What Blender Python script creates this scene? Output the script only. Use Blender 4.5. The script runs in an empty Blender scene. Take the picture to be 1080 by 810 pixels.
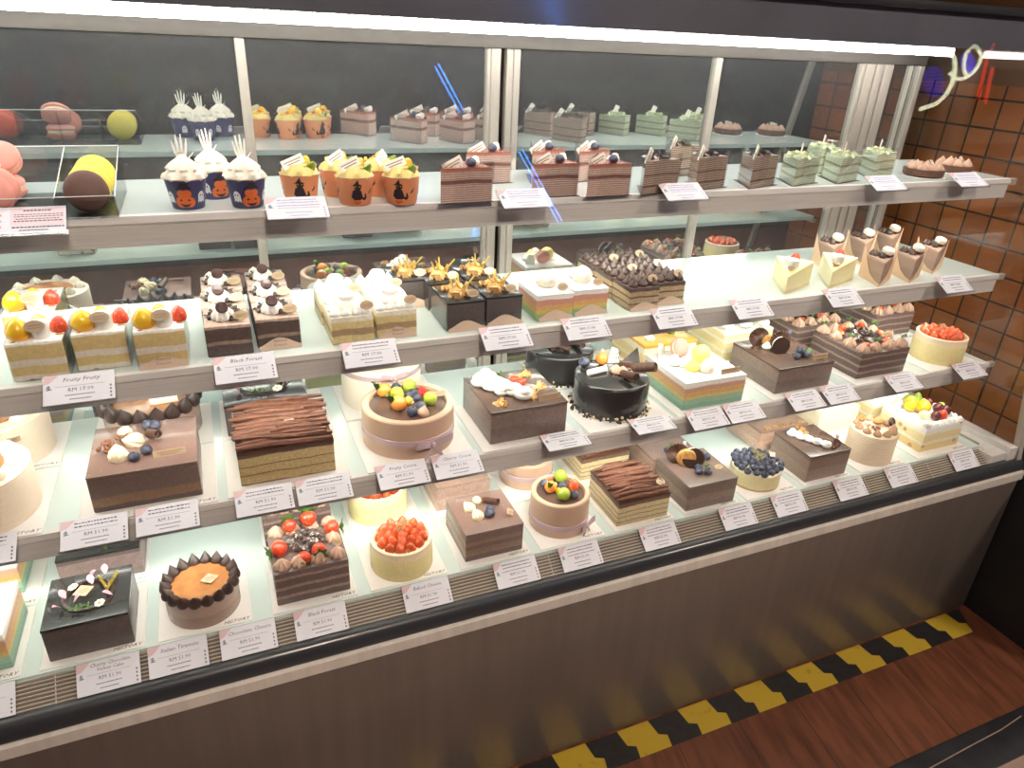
import bpy, bmesh, math, random
from mathutils import Matrix, Vector, Euler
PI = math.pi
rnd = random.Random(7)
S = bpy.context.scene
COL = S.collection
R = math.radians

# ------------------------------------------------------------------ materials
def lin(c):
    def f(u):
        u /= 255.0
        return u / 12.92 if u <= 0.04045 else ((u + 0.055) / 1.055) ** 2.4
    return (f(c[0]), f(c[1]), f(c[2]), 1.0)

def newmat(name):
    m = bpy.data.materials.new(name); m.use_nodes = True
    nt = m.node_tree
    return m, nt, nt.nodes['Principled BSDF']

def pbr(name, c, rough=0.5, metal=0.0, coat=0.0, sss=0.0, var=0.0, vscale=30, bump=0.0, bscale=60, bdist=0.002, c2=None, stretch=None, spec=0.5, vlo=.35, vhi=.65):
    m, nt, b = newmat(name)
    b.inputs['Base Color'].default_value = lin(c)
    b.inputs['Roughness'].default_value = rough
    b.inputs['Metallic'].default_value = metal
    b.inputs['Coat Weight'].default_value = coat
    b.inputs['Coat Roughness'].default_value = 0.08
    b.inputs['Specular IOR Level'].default_value = spec
    if sss:
        b.inputs['Subsurface Weight'].default_value = sss
        b.inputs['Subsurface Scale'].default_value = 0.004
        b.inputs['Subsurface Radius'].default_value = (1, .6, .4)
    L = nt.links.new
    tc = nt.nodes.new('ShaderNodeTexCoord'); mp = nt.nodes.new('ShaderNodeMapping')
    L(tc.outputs['Object'], mp.inputs['Vector'])
    if stretch: mp.inputs['Scale'].default_value = stretch
    if var or c2:
        n = nt.nodes.new('ShaderNodeTexNoise'); n.inputs['Scale'].default_value = vscale; n.inputs['Detail'].default_value = 4
        L(mp.outputs[0], n.inputs['Vector'])
        r = nt.nodes.new('ShaderNodeValToRGB')
        a = lin(c)
        d = lin(c2) if c2 else tuple(max(0, x * (1 - var)) for x in a[:3]) + (1,)
        r.color_ramp.elements[0].color = d; r.color_ramp.elements[1].color = a
        r.color_ramp.elements[0].position = vlo; r.color_ramp.elements[1].position = vhi
        L(n.outputs['Fac'], r.inputs[0]); L(r.outputs[0], b.inputs['Base Color'])
    if bump:
        n = nt.nodes.new('ShaderNodeTexNoise'); n.inputs['Scale'].default_value = bscale; n.inputs['Detail'].default_value = 3
        L(mp.outputs[0], n.inputs['Vector'])
        bp = nt.nodes.new('ShaderNodeBump'); bp.inputs['Strength'].default_value = bump; bp.inputs['Distance'].default_value = bdist
        L(n.outputs['Fac'], bp.inputs['Height']); L(bp.outputs[0], b.inputs['Normal'])
    return m

def layers(name, h, stops, wob=0.0015, wscale=25, rough=0.55, coat=0.25, grain=0.25, gscale=220, blobs=None, lines=None):
    """horizontal cake layers: stops = [(height fraction, colour)...] from the base up"""
    m, nt, b = newmat(name); L = nt.links.new; N = nt.nodes.new
    b.inputs['Roughness'].default_value = rough; b.inputs['Coat Weight'].default_value = coat; b.inputs['Coat Roughness'].default_value = .12
    def haze_lift(c):  # greys and lifts dark layer colours: haze put into the colour
        g_ = sum(c) / 3
        return tuple(min(252, (u * .9 + g_ * .1) * .9 + 33) for u in c)
    stops = [(p, haze_lift(c)) for p, c in stops]
    tc = N('ShaderNodeTexCoord'); sp = N('ShaderNodeSeparateXYZ'); L(tc.outputs['Object'], sp.inputs[0])
    n = N('ShaderNodeTexNoise'); n.inputs['Scale'].default_value = wscale; L(tc.outputs['Object'], n.inputs['Vector'])
    a = N('ShaderNodeMath'); a.operation = 'SUBTRACT'; a.inputs[1].default_value = .5; L(n.outputs['Fac'], a.inputs[0])
    ma = N('ShaderNodeMath'); ma.operation = 'MULTIPLY_ADD'; ma.inputs[1].default_value = wob * 4; L(a.outputs[0], ma.inputs[0]); L(sp.outputs['Z'], ma.inputs[2])
    dv = N('ShaderNodeMath'); dv.operation = 'DIVIDE'; dv.inputs[1].default_value = h; L(ma.outputs[0], dv.inputs[0])
    r = N('ShaderNodeValToRGB'); r.color_ramp.interpolation = 'LINEAR'
    el = r.color_ramp.elements
    pts = []
    for i, (p, c) in enumerate(stops):
        if i: pts.append((p - .012, stops[i - 1][1]))
        pts.append((p + .012, c))
    pts = pts[:32]
    el[0].position = max(0, pts[0][0]); el[0].color = lin(pts[0][1])
    el[1].position = min(1, pts[-1][0]); el[1].color = lin(pts[-1][1])
    for p, c in pts[1:-1]:
        e = el.new(min(1, max(0, p))); e.color = lin(c)
    L(dv.outputs[0], r.inputs[0])
    out = r.outputs[0]
    if blobs:
        v = N('ShaderNodeTexVoronoi'); v.inputs['Scale'].default_value = blobs[1]; L(tc.outputs['Object'], v.inputs['Vector'])
        lt = N('ShaderNodeMath'); lt.operation = 'LESS_THAN'; lt.inputs[1].default_value = blobs[2]; L(v.outputs['Distance'], lt.inputs[0])
        bw = N('ShaderNodeTexWave'); bw.bands_direction = 'Z'
        mx = N('ShaderNodeMix'); mx.data_type = 'RGBA'; L(lt.outputs[0], mx.inputs['Factor']); L(out, mx.inputs[6]); mx.inputs[7].default_value = lin(blobs[0])
        out = mx.outputs[2]
    if lines:
        k = N('ShaderNodeMath'); k.operation = 'MULTIPLY'; k.inputs[1].default_value = 2 * PI * lines[0] / h; L(ma.outputs[0], k.inputs[0])
        sn = N('ShaderNodeMath'); sn.operation = 'SINE'; L(k.outputs[0], sn.inputs[0])
        mr = N('ShaderNodeMapRange'); mr.inputs['From Min'].default_value = -.6; mr.inputs['From Max'].default_value = .4; mr.inputs['To Min'].default_value = lines[1]; mr.inputs['To Max'].default_value = 0; L(sn.outputs[0], mr.inputs['Value'])
        mx = N('ShaderNodeMix'); mx.data_type = 'RGBA'; L(mr.outputs[0], mx.inputs['Factor']); L(out, mx.inputs[6]); mx.inputs[7].default_value = lin(lines[2])
        out = mx.outputs[2]
    g = N('ShaderNodeTexNoise'); g.inputs['Scale'].default_value = gscale; g.inputs['Detail'].default_value = 2; L(tc.outputs['Object'], g.inputs['Vector'])
    rr = N('ShaderNodeMapRange'); rr.inputs['From Min'].default_value = .3; rr.inputs['From Max'].default_value = .7
    rr.inputs['To Min'].default_value = 1 - grain; rr.inputs['To Max'].default_value = 1; L(g.outputs['Fac'], rr.inputs['Value'])
    mu = N('ShaderNodeMix'); mu.data_type = 'RGBA'; mu.blend_type = 'MULTIPLY'; mu.inputs['Factor'].default_value = 1
    L(out, mu.inputs[6]); L(rr.outputs[0], mu.inputs[7]); L(mu.outputs[2], b.inputs['Base Color'])
    return m

def emis(name, c, s):
    m, nt, b = newmat(name)
    b.inputs['Base Color'].default_value = lin(c); b.inputs['Emission Color'].default_value = lin(c); b.inputs['Emission Strength'].default_value = s
    return m

def sheet(name, tint, base, refl=.9, rough=0.0):
    """clear pane: see-through with reflection growing towards grazing angles"""
    m, nt, b = newmat(name); nt.nodes.remove(b); L = nt.links.new; N = nt.nodes.new
    o = nt.nodes['Material Output']
    t = N('ShaderNodeBsdfTransparent'); t.inputs[0].default_value = tint
    g = N('ShaderNodeBsdfGlossy'); g.inputs['Roughness'].default_value = rough
    lw = N('ShaderNodeLayerWeight'); lw.inputs['Blend'].default_value = .5
    p = N('ShaderNodeMath'); p.operation = 'POWER'; p.inputs[1].default_value = 5; L(lw.outputs['Facing'], p.inputs[0])
    q = N('ShaderNodeMath'); q.operation = 'MULTIPLY_ADD'; q.inputs[1].default_value = refl; q.inputs[2].default_value = base; L(p.outputs[0], q.inputs[0])
    mx = N('ShaderNodeMixShader'); L(q.outputs[0], mx.inputs[0]); L(t.outputs[0], mx.inputs[1]); L(g.outputs[0], mx.inputs[2])
    L(mx.outputs[0], o.inputs[0])
    return m

def berrymat(name, c, seed, sc=420, rough=.3):
    m, nt, b = newmat(name); L = nt.links.new; N = nt.nodes.new
    b.inputs['Roughness'].default_value = rough; b.inputs['Coat Weight'].default_value = .4
    tc = N('ShaderNodeTexCoord'); v = N('ShaderNodeTexVoronoi'); v.inputs['Scale'].default_value = sc; L(tc.outputs['Object'], v.inputs['Vector'])
    r = N('ShaderNodeValToRGB'); r.color_ramp.elements[0].color = lin(seed); r.color_ramp.elements[0].position = .16
    r.color_ramp.elements[1].color = lin(c); r.color_ramp.elements[1].position = .24
    L(v.outputs['Distance'], r.inputs[0]); L(r.outputs[0], b.inputs['Base Color'])
    bp = N('ShaderNodeBump'); bp.inputs['Strength'].default_value = .3; bp.inputs['Distance'].default_value = .001
    L(v.outputs['Distance'], bp.inputs['Height']); L(bp.outputs[0], b.inputs['Normal'])
    return m

M = {}
def mats():
    M['cream'] = pbr('whipped_cream', (247, 240, 224), .45, sss=.15, var=.06, vscale=80)
    M['white'] = pbr('white_cream', (250, 248, 242), .45, sss=.1)
    M['ivory'] = pbr('ivory_buttercream', (240, 226, 190), .45, var=.08, vscale=60)
    M['mocha'] = pbr('mocha_cream', (196, 158, 126), .5, var=.1, vscale=60)
    M['pinkmocha'] = pbr('milk_chocolate_cream', (204, 168, 144), .5, var=.12, vscale=60)
    M['choccream'] = pbr('chocolate_cream', (88, 66, 58), .35, coat=.3, var=.15)
    M['darkcream'] = pbr('dark_chocolate_cream', (70, 54, 50), .4, coat=.2, var=.15)
    M['dark'] = pbr('dark_chocolate', (58, 42, 36), .3, coat=.4, var=.2, vscale=90)
    M['choc'] = pbr('chocolate', (92, 62, 48), .4, coat=.2, var=.25, vscale=80)
    M['flake'] = pbr('chocolate_flake', (132, 82, 58), .55, c2=(84, 50, 36), vscale=70, stretch=(1, 5, 5), bump=.5, bscale=120)
    M['shard'] = pbr('dark_chocolate_shaving', (84, 70, 66), .3, coat=.2, c2=(214, 206, 200), vscale=60, vlo=.36, vhi=.44)
    M['glaze'] = pbr('chocolate_mirror_glaze', (100, 78, 68), .22, coat=.5, var=.12, vscale=15)
    M['black_glaze'] = pbr('black_mirror_glaze', (50, 47, 48), .2, coat=.6, var=.1, vscale=12)
    M['cocoa'] = pbr('cocoa_glaze', (132, 102, 92), .35, coat=.3, c2=(196, 164, 136), vscale=190, vlo=.26, vhi=.33)
    M['caramel'] = pbr('caramel_glaze', (190, 132, 78), .35, coat=.4, c2=(164, 104, 58), vscale=40, bump=.2, bscale=90)
    M['straw'] = berrymat('strawberry_flesh', (206, 62, 34), (238, 170, 90), 330)
    M['strawcut'] = pbr('glazed_strawberry', (206, 84, 44), .22, coat=.6, c2=(232, 138, 84), vscale=120, vlo=.3, vhi=.45)
    M['rasp'] = pbr('raspberry', (196, 54, 48), .4, var=.35, vscale=260, bump=.8, bscale=300)
    M['blue'] = pbr('blueberry_skin', (58, 62, 80), .45, c2=(112, 118, 138), vscale=90, vlo=.3, vhi=.5)
    M['grape'] = pbr('green_grape_skin', (172, 196, 62), .2, coat=.5, sss=.2, var=.15, vscale=60)
    M['darkgrape'] = pbr('red_grape_skin', (96, 40, 44), .2, coat=.5, var=.2, vscale=60)
    M['peach'] = pbr('peach_flesh', (250, 176, 30), .2, coat=.6, c2=(250, 206, 50), vscale=50, sss=.2)
    M['orangefruit'] = pbr('physalis_skin', (228, 120, 40), .2, coat=.5, c2=(240, 160, 70), vscale=60)
    M['melon'] = pbr('lychee_flesh', (240, 232, 190), .25, coat=.3, sss=.2)
    M['kiwi'] = pbr('kiwi_flesh', (150, 178, 60), .3, coat=.4, var=.3, vscale=120)
    M['leaf'] = pbr('green_leaf', (78, 118, 48), .45, var=.3, vscale=120)
    M['thyme'] = pbr('dry_herb', (150, 138, 84), .7, var=.3, vscale=120)
    M['nut'] = pbr('toasted_nut', (206, 160, 92), .6, c2=(160, 104, 56), vscale=150, bump=.5, bscale=200)
    M['walnut'] = pbr('walnut_crumble', (150, 100, 70), .6, c2=(98, 62, 44), vscale=180, bump=.8, bscale=220)
    M['flakecorn'] = pbr('cornflake', (244, 208, 146), .5, c2=(222, 168, 104), vscale=120, bump=.5, bscale=160)
    M['stick'] = pbr('yellow_straw_stick', (206, 170, 74), .5, var=.3, vscale=160)
    M['gold'] = pbr('gold_card', (190, 164, 132), .35, coat=.3, var=.1, vscale=40)
    M['goldbrown'] = pbr('bronze_card', (150, 126, 100), .35, coat=.3, var=.1, vscale=40)
    M['kraft'] = pbr('brown_card', (222, 196, 174), .5, var=.08, vscale=30)
    M['ink'] = pbr('dark_ink', (98, 94, 110), .6)
    M['bluink'] = pbr('violet_ink', (150, 154, 200), .6)
    M['pinkink'] = pbr('pink_print', (218, 186, 190), .6)
    M['tealink'] = pbr('teal_print', (70, 96, 116), .6)
    M['paper'] = pbr('white_card', (226, 224, 232), .5, var=.02, vscale=10)
    M['boardw'] = pbr('white_cake_card', (244, 240, 236), .4, var=.02, vscale=8)
    M['pinkmac'] = pbr('pink_macaron', (226, 150, 136), .6, var=.08, vscale=90)
    M['redmac'] = pbr('red_macaron', (220, 84, 58), .6, var=.08, vscale=90)
    M['yelmac'] = pbr('yellow_macaron', (240, 220, 92), .6, var=.08, vscale=90)
    M['brownmac'] = pbr('brown_macaron', (104, 72, 62), .6, var=.12, vscale=90)
    M['ribbon'] = pbr('mauve_satin_ribbon', (206, 180, 184), .22, coat=.4, var=.12, vscale=25)
    M['cupblue'] = pbr('navy_cup_paper', (66, 64, 108), .5, var=.12, vscale=60)
    M['cuporange'] = pbr('orange_cup_paper', (240, 156, 108), .5, var=.06, vscale=60)
    M['pumpkin'] = pbr('pumpkin_print', (226, 112, 50), .5)
    M['ghost'] = pbr('white_print', (232, 230, 236), .5)
    M['catblack'] = pbr('black_print', (44, 34, 44), .5)
    M['whitechoc'] = pbr('white_chocolate', (248, 244, 232), .35, coat=.2)
    M['mint'] = pbr('mint_cream', (206, 220, 172), .5, c2=(230, 236, 200), vscale=70)
    M['petal'] = pbr('pink_petal', (226, 168, 178), .5, var=.2, vscale=200)
    M['moss'] = pbr('green_crumb', (128, 112, 48), .8, c2=(168, 150, 60), vscale=260, bump=1, bscale=300)
    M['meringue'] = pbr('pastel_meringue', (244, 236, 222), .5, c2=(190, 214, 200), vscale=34, vlo=.3, vhi=.42)
    M['mousse_yel'] = pbr('yellow_mousse', (244, 226, 120), .4, var=.05)
    # shop fittings
    M['alu'] = pbr('brushed_aluminium', (224, 220, 216), .42, metal=.1, var=.12, vscale=10, stretch=(1, 40, 40))
    M['alu2'] = pbr('satin_aluminium', (186, 180, 170), .4, metal=.3, var=.08, vscale=14, stretch=(30, 30, 1))
    M['headrail'] = pbr('grey_head_rail', (96, 92, 88), .5, var=.1)
    M['gasket'] = pbr('black_gasket', (52, 54, 58), .32, coat=.2, var=.15, vscale=10, stretch=(1, 10, 10))
    M['trim'] = pbr('polished_steel', (238, 232, 222), .25, metal=.3, var=.12, vscale=60, stretch=(1, .05, .05))
    M['panel'] = pbr('brushed_steel_panel', (138, 127, 119), .36, metal=.6, var=.12, vscale=6, stretch=(6, 1, .4))
    M['shelfglass'] = pbr('white_shelf_glass', (216, 230, 226), .16, coat=.4, var=.015, vscale=6)
    M['blackmat'] = pbr('black_plastic', (30, 31, 36), .45, var=.2, vscale=20)
    M['headermat'] = pbr('dark_header_glass', (104, 106, 116), .16, coat=.5, var=.2, vscale=5)
    M['grillemat'] = pbr('grille_steel', (206, 198, 186), .3, metal=.25, var=.1, vscale=30)
    M['grilledark'] = pbr('grille_cavity', (122, 106, 90), .7)
    M['front_glass'] = sheet('front_glass', (.985, .99, .99, 1), .022, .6)
    M['side_glass'] = sheet('side_glass', (.97, .975, .975, 1), .045, .9, .02)
    M['acrylic'] = sheet('clear_acrylic', (.965, .975, .975, 1), .05, .8)
    M['acrylic_edge_highlight'] = pbr('acrylic_edge_highlight', (226, 232, 230), .2, coat=.3)  # pale colour stands in for bright light along the acrylic edges
    M['led'] = emis('white_led_diffuser', (255, 248, 240), 26)
    M['led_shelf'] = emis('shelf_led_diffuser', (255, 249, 240), 28)
    # mirrored sliding door pane
    m, nt, b = newmat('dark_mirror_pane'); L = nt.links.new; N = nt.nodes.new
    b.inputs['Base Color'].default_value = lin((82, 86, 90)); b.inputs['Roughness'].default_value = .3
    g = N('ShaderNodeBsdfGlossy'); g.inputs['Roughness'].default_value = .012; g.inputs['Color'].default_value = (.86, .92, .92, 1)
    mx = N('ShaderNodeMixShader'); mx.inputs[0].default_value = .6
    L(b.outputs[0], mx.inputs[1]); L(g.outputs[0], mx.inputs[2]); L(mx.outputs[0], nt.nodes['Material Output'].inputs[0])
    M['mirror'] = m
    # orange brown wall tiles with dark grout
    m, nt, b = newmat('terracotta_wall_tile'); L = nt.links.new; N = nt.nodes.new
    tc = N('ShaderNodeTexCoord'); sp = N('ShaderNodeSeparateXYZ'); cb = N('ShaderNodeCombineXYZ')
    L(tc.outputs['Object'], sp.inputs[0]); L(sp.outputs['Y'], cb.inputs['X']); L(sp.outputs['Z'], cb.inputs['Y'])
    br = N('ShaderNodeTexBrick'); br.offset = 0; br.inputs['Scale'].default_value = 1
    br.inputs['Brick Width'].default_value = .0705; br.inputs['Row Height'].default_value = .0705; br.inputs['Mortar Size'].default_value = .0028
    br.inputs['Color1'].default_value = lin((160, 94, 44)); br.inputs['Color2'].default_value = lin((138, 78, 36)); br.inputs['Mortar'].default_value = lin((38, 22, 14))
    L(cb.outputs[0], br.inputs['Vector']); L(br.outputs['Color'], b.inputs['Base Color']); b.inputs['Roughness'].default_value = .3
    M['tile'] = m
    # wooden floor planks
    m, nt, b = newmat('brown_wood_floor'); L = nt.links.new; N = nt.nodes.new
    tc = N('ShaderNodeTexCoord'); mp = N('ShaderNodeMapping'); mp.inputs['Rotation'].default_value = (0, 0, R(100)); L(tc.outputs['Object'], mp.inputs[0])
    br = N('ShaderNodeTexBrick'); br.inputs['Scale'].default_value = 1; br.inputs['Brick Width'].default_value = 1.2; br.inputs['Row Height'].default_value = .16; br.inputs['Mortar Size'].default_value = .001
    br.inputs['Color1'].default_value = lin((112, 66, 44)); br.inputs['Color2'].default_value = lin((102, 59, 39)); br.inputs['Mortar'].default_value = lin((44, 26, 18))
    L(mp.outputs[0], br.inputs['Vector'])
    mp2 = N('ShaderNodeMapping'); mp2.inputs['Scale'].default_value = (1.5, 9, 1); L(mp.outputs[0], mp2.inputs[0])
    n = N('ShaderNodeTexNoise'); n.inputs['Scale'].default_value = 5; n.inputs['Detail'].default_value = 6; L(mp2.outputs[0], n.inputs['Vector'])
    rp = N('ShaderNodeValToRGB'); rp.color_ramp.elements[0].position = .3; rp.color_ramp.elements[0].color = (.45, .42, .4, 1); rp.color_ramp.elements[1].position = .6; rp.color_ramp.elements[1].color = (1, 1, 1, 1)
    L(n.outputs['Fac'], rp.inputs[0])
    mu = N('ShaderNodeMix'); mu.data_type = 'RGBA'; mu.blend_type = 'MULTIPLY'; mu.inputs['Factor'].default_value = 1
    L(br.outputs['Color'], mu.inputs[6]); L(rp.outputs[0], mu.inputs[7]); L(mu.outputs[2], b.inputs['Base Color']); b.inputs['Roughness'].default_value = .45
    M['wood'] = m
    M['yellowtape'] = pbr('yellow_tape', (178, 150, 46), .45, c2=(138, 116, 36), vscale=40, vlo=.2, vhi=.4)
    M['blacktape'] = pbr('black_tape', (26, 26, 28), .45, c2=(36, 35, 35), vscale=60)
    M['darkwall'] = pbr('dark_painted_wall', (58, 52, 50), .7, var=.2, vscale=3)
    M['brownwall'] = pbr('brown_painted_wall', (120, 80, 50), .6, var=.2, vscale=4)
    M['ceil'] = pbr('dark_ceiling', (60, 54, 50), .8, var=.1, vscale=2)
    M['rubber'] = pbr('black_rubber', (36, 37, 42), .5, c2=(24, 24, 28), vscale=20)
    M['beige'] = pbr('beige_floor', (150, 128, 116), .5, var=.08, vscale=8)
    M['added_warmlamp'] = emis('added_lamp_diffuser', (255, 236, 218), 108)  # for unseen lamps added to brighten rails and cake fronts
    M['neonblue'] = emis('blue_neon_tube', (60, 140, 255), 30)
    M['neonwhite'] = emis('white_neon_tube', (236, 240, 200), 14)
    M['neonred'] = emis('red_neon_tube', (255, 40, 30), 6)
    M['neonviolet'] = emis('violet_blue_neon_tube', (50, 60, 255), 4)
mats()

# ------------------------------------------------------------------ geometry
class G:
    def __init__(s): s.v = []; s.f = []; s.m = []
    def add(s, vs, fs, mi=0, T=None):
        o = len(s.v)
        for p in vs:
            p = Vector(p)
            s.v.append(tuple(T @ p) if T is not None else tuple(p))
        for f in fs: s.f.append([i + o for i in f]); s.m.append(mi)
        return s
    def box(s, x0, x1, y0, y1, z0, z1, mi=0, T=None):
        return s.add([(x0, y0, z0), (x1, y0, z0), (x1, y1, z0), (x0, y1, z0), (x0, y0, z1), (x1, y0, z1), (x1, y1, z1), (x0, y1, z1)],
                     [(0, 3, 2, 1), (4, 5, 6, 7), (0, 1, 5, 4), (1, 2, 6, 5), (2, 3, 7, 6), (3, 0, 4, 7)], mi, T)
    def rbox(s, x0, x1, y0, y1, z0, z1, r=.003, seg=2, mi=0, T=None):
        bm = bmesh.new(); bmesh.ops.create_cube(bm, size=1)
        for v in bm.verts:
            v.co = Vector(((x0 + x1) / 2 + v.co.x * (x1 - x0), (y0 + y1) / 2 + v.co.y * (y1 - y0), (z0 + z1) / 2 + v.co.z * (z1 - z0)))
        bmesh.ops.bevel(bm, geom=bm.edges[:], offset=r, segments=seg, affect='EDGES', profile=.5)
        bm.verts.index_update()
        s.add([v.co.copy() for v in bm.verts], [[v.index for v in f.verts] for f in bm.faces], mi, T); bm.free()
        return s
    def lathe(s, prof, n=28, mi=0, T=None, star=0, amp=0, twist=0, cap=True):
        vs = []; fs = []; k = len(prof)
        for (r, z) in prof:
            for i in range(n):
                a = 2 * PI * i / n
                q = r * (1 + (amp * math.cos(star * (a + twist * z)) if star else 0))
                vs.append((q * math.cos(a), q * math.sin(a), z))
        for j in range(k - 1):
            for i in range(n):
                a = j * n + i; b = j * n + (i + 1) % n
                fs.append((a, b, b + n, a + n))
        if cap:
            fs.append(list(range(n))[::-1]); fs.append([(k - 1) * n + i for i in range(n)])
        return s.add(vs, fs, mi, T)
    def ball(s, c, r, n=14, mi=0, sc=(1, 1, 1), T=None):
        k = max(6, n // 2)
        prof = [(max(1e-5, math.sin(PI * j / k)) * r, -math.cos(PI * j / k) * r) for j in range(k + 1)]
        Q = Matrix.Translation(c) @ Matrix.Diagonal((*sc, 1))
        return s.lathe(prof, n, mi, (T @ Q) if T is not None else Q, cap=False)
    def tube(s, pts, r, n=8, mi=0, T=None, closed=False):
        pts = [Vector(p) for p in pts]; k = len(pts); vs = []; fs = []
        up = Vector((0, 0, 1))
        for i, p in enumerate(pts):
            a = pts[i - 1] if (i or closed) else p; b = pts[(i + 1) % k] if (i < k - 1 or closed) else p
            t = (b - a).normalized()
            u = t.cross(up)
            if u.length < .05: u = t.cross(Vector((1, 0, 0)))
            u.normalize(); w = t.cross(u)
            q = r[i] if isinstance(r, (list, tuple)) else r
            for j in range(n):
                an = 2 * PI * j / n
                vs.append(p + u * (q * math.cos(an)) + w * (q * math.sin(an)))
        for i in range(k if closed else k - 1):
            for j in range(n):
                a = i * n + j; b = i * n + (j + 1) % n; c = ((i + 1) % k) * n
                fs.append((a, b, c + (j + 1) % n, c + j))
        if not closed:
            fs.append(list(range(n))[::-1]); fs.append([(k - 1) * n + j for j in range(n)])
        return s.add(vs, fs, mi, T)
    def prism(s, poly, z0, z1, mi=0, T=None):
        n = len(poly)
        vs = [(x, y, z0) for x, y in poly] + [(x, y, z1) for x, y in poly]
        fs = [list(range(n))[::-1], [n + i for i in range(n)]] + [(i, (i + 1) % n, n + (i + 1) % n, n + i) for i in range(n)]
        return s.add(vs, fs, mi, T)
    def xprism(s, poly, x0, x1, mi=0):
        """(y, z) outline extruded along X"""
        n = len(poly)
        vs = [(x0, y, z) for y, z in poly] + [(x1, y, z) for y, z in poly]
        fs = [list(range(n)), [n + i for i in range(n)][::-1]] + [(i, n + i, n + (i + 1) % n, (i + 1) % n) for i in range(n)]
        return s.add(vs, fs, mi)
    def mesh(s, name, ms, smooth=True, ang=42):
        me = bpy.data.meshes.new(name); me.from_pydata(s.v, [], s.f)
        for m in ms: me.materials.append(M[m] if isinstance(m, str) else m)
        if len(ms) > 1: me.polygons.foreach_set('material_index', s.m)
        bm = bmesh.new(); bm.from_mesh(me); bmesh.ops.recalc_face_normals(bm, faces=bm.faces[:]); bm.to_mesh(me); bm.free()
        if smooth:
            me.polygons.foreach_set('use_smooth', [True] * len(me.polygons)); me.set_sharp_from_angle(angle=R(ang))
        me.update()
        return me

def ob(name, me, parent=None, loc=(0, 0, 0), rot=(0, 0, 0), sc=1.0):
    o = bpy.data.objects.new(name, me); COL.objects.link(o)
    o.location = loc; o.rotation_euler = rot
    o.scale = sc if isinstance(sc, (tuple, list)) else (sc, sc, sc)
    if parent: o.parent = parent
    return o
def part(name, g, ms, parent, smooth=True, ang=42, loc=(0, 0, 0), rot=(0, 0, 0)):
    return ob(name, g.mesh(name, ms if isinstance(ms, (list, tuple)) else [ms], smooth, ang), parent, loc, rot)
def tag(o, label, cat, group=None):
    o['label'] = label; o['category'] = cat
    if group: o['group'] = group
    return o
def thing(name, label, cat, loc=(0, 0, 0), rz=0, group=None):
    o = ob(name, None, None, loc, (0, 0, rz)); o.empty_display_size = .02
    return tag(o, label, cat, group)
def struct(name, g, ms, smooth=False):
    o = part(name, g, ms, None, smooth); o['kind'] = 'structure'; return o
def copy_tree(o, parent=None):
    kids = list(o.children); c = o.copy(); COL.objects.link(c)
    if parent: c.parent = parent
    for k in kids: copy_tree(k, c)
    return c
def again(src, loc, label, rz=None):
    c = copy_tree(src); c.location = loc; c['label'] = label
    if rz is not None: c.rotation_euler = (0, 0, rz)
    return c

TXT = {}
def text_mesh(s, size, mat, align='CENTER', shear=0.0):
    k = (s, size, mat, align, shear)
    if k not in TXT:
        cu = bpy.data.curves.new('txt', 'FONT'); cu.body = s; cu.size = size; cu.align_x = align; cu.resolution_u = 1; cu.shear = shear; cu.extrude = .00012
        o = bpy.data.objects.new('txt', cu); COL.objects.link(o)
        dg = bpy.context.evaluated_depsgraph_get()
        me = bpy.data.meshes.new_from_object(o.evaluated_get(dg)); me.name = 'printed_text'
        me.materials.clear(); me.materials.append(M[mat])
        bpy.data.objects.remove(o); bpy.data.curves.remove(cu)
        TXT[k] = me
    return TXT[k]

# ------------------------------------------------------------------ the room
H = 1.375                       # camera height; heights below are metres above the floor
Z1, Z2, Z3, Z4 = 1.135, .926, .718, .508
XL, XR = -1.0, 1.77
g = G().box(-3, 6, -1.75, 2.3, -.05, 0); struct('floor', g, 'wood')
g = G().box(-3, 6, -1.75, 2.3, 2.7, 2.75); struct('ceiling', g, 'ceil')
g = G().box(-3, 6, 2.2, 2.3, 0, 2.7); struct('wall_back', g, 'darkwall')
g = G().box(-3.1, -3, -1.75, 2.3, 0, 2.7); struct('wall_left', g, 'darkwall')
g = G().box(-3, 6, -1.85, -1.75, 0, 2.7); struct('wall_front', g, 'darkwall')
o = ob('wall_right', G().box(0, .12, 0, 1.24, 0, .88).mesh('wall_right', ['tile'], False), None, (1.92, .96, .43)); o['kind'] = 'structure'
g = G().box(1.92, 2.04, .96, 2.2, 1.31, 2.7); struct('trim_1', g, 'brownwall')
g = G().box(1.80, 2.06, .62, 2.2, 0, .43); struct('trim_2', g, 'blackmat')
g = G().box(-.4, 3.2, -.3, .492, 0, .006); struct('trim_3', g, 'beige')

g = G()
for i in range(-3, 9):
    x = .522 + .16 * i
    def strip(a, b, mi):
        y0, y1, ym = .790, .863, .825
        a2, b2 = min(b, 1.765), None
        poly = [(a + .012, y0), (b + .012, y0), (b + .018, ym - .008), (b, ym), (b - .004, y1), (a - .004, y1), (a, ym), (a + .018, ym - .008)]
        poly = [(min(px, 1.77 - (.863 - py) * .55 if px > 1.73 else px), py) for px, py in poly]
        g.prism(poly, 0, .0012, mi)
    if x < 1.74: strip(x, x + .08, 0)
    if x + .08 < 1.74: strip(x + .08, x + .16, 1)
o = part('hazard_tape', g, ['yellowtape', 'blacktape'], None, False)
tag(o, 'yellow and black hazard tape on the floor along the case front', 'tape')
g = G().rbox(.35, 2.6, .492, .578, 0, .009, .003)
g.tube([(.9, .53, .0105), (1.2, .54, .0105), (1.38, .548, .0105), (1.5, .552, .0105), (1.58, .56, .0105)], .0014, 5, 1)
o = part('floor_mat', g, ['rubber', 'beige'], None); tag(o, 'black rubber strip on the wood floor near the bottom right corner', 'mat')

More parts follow.
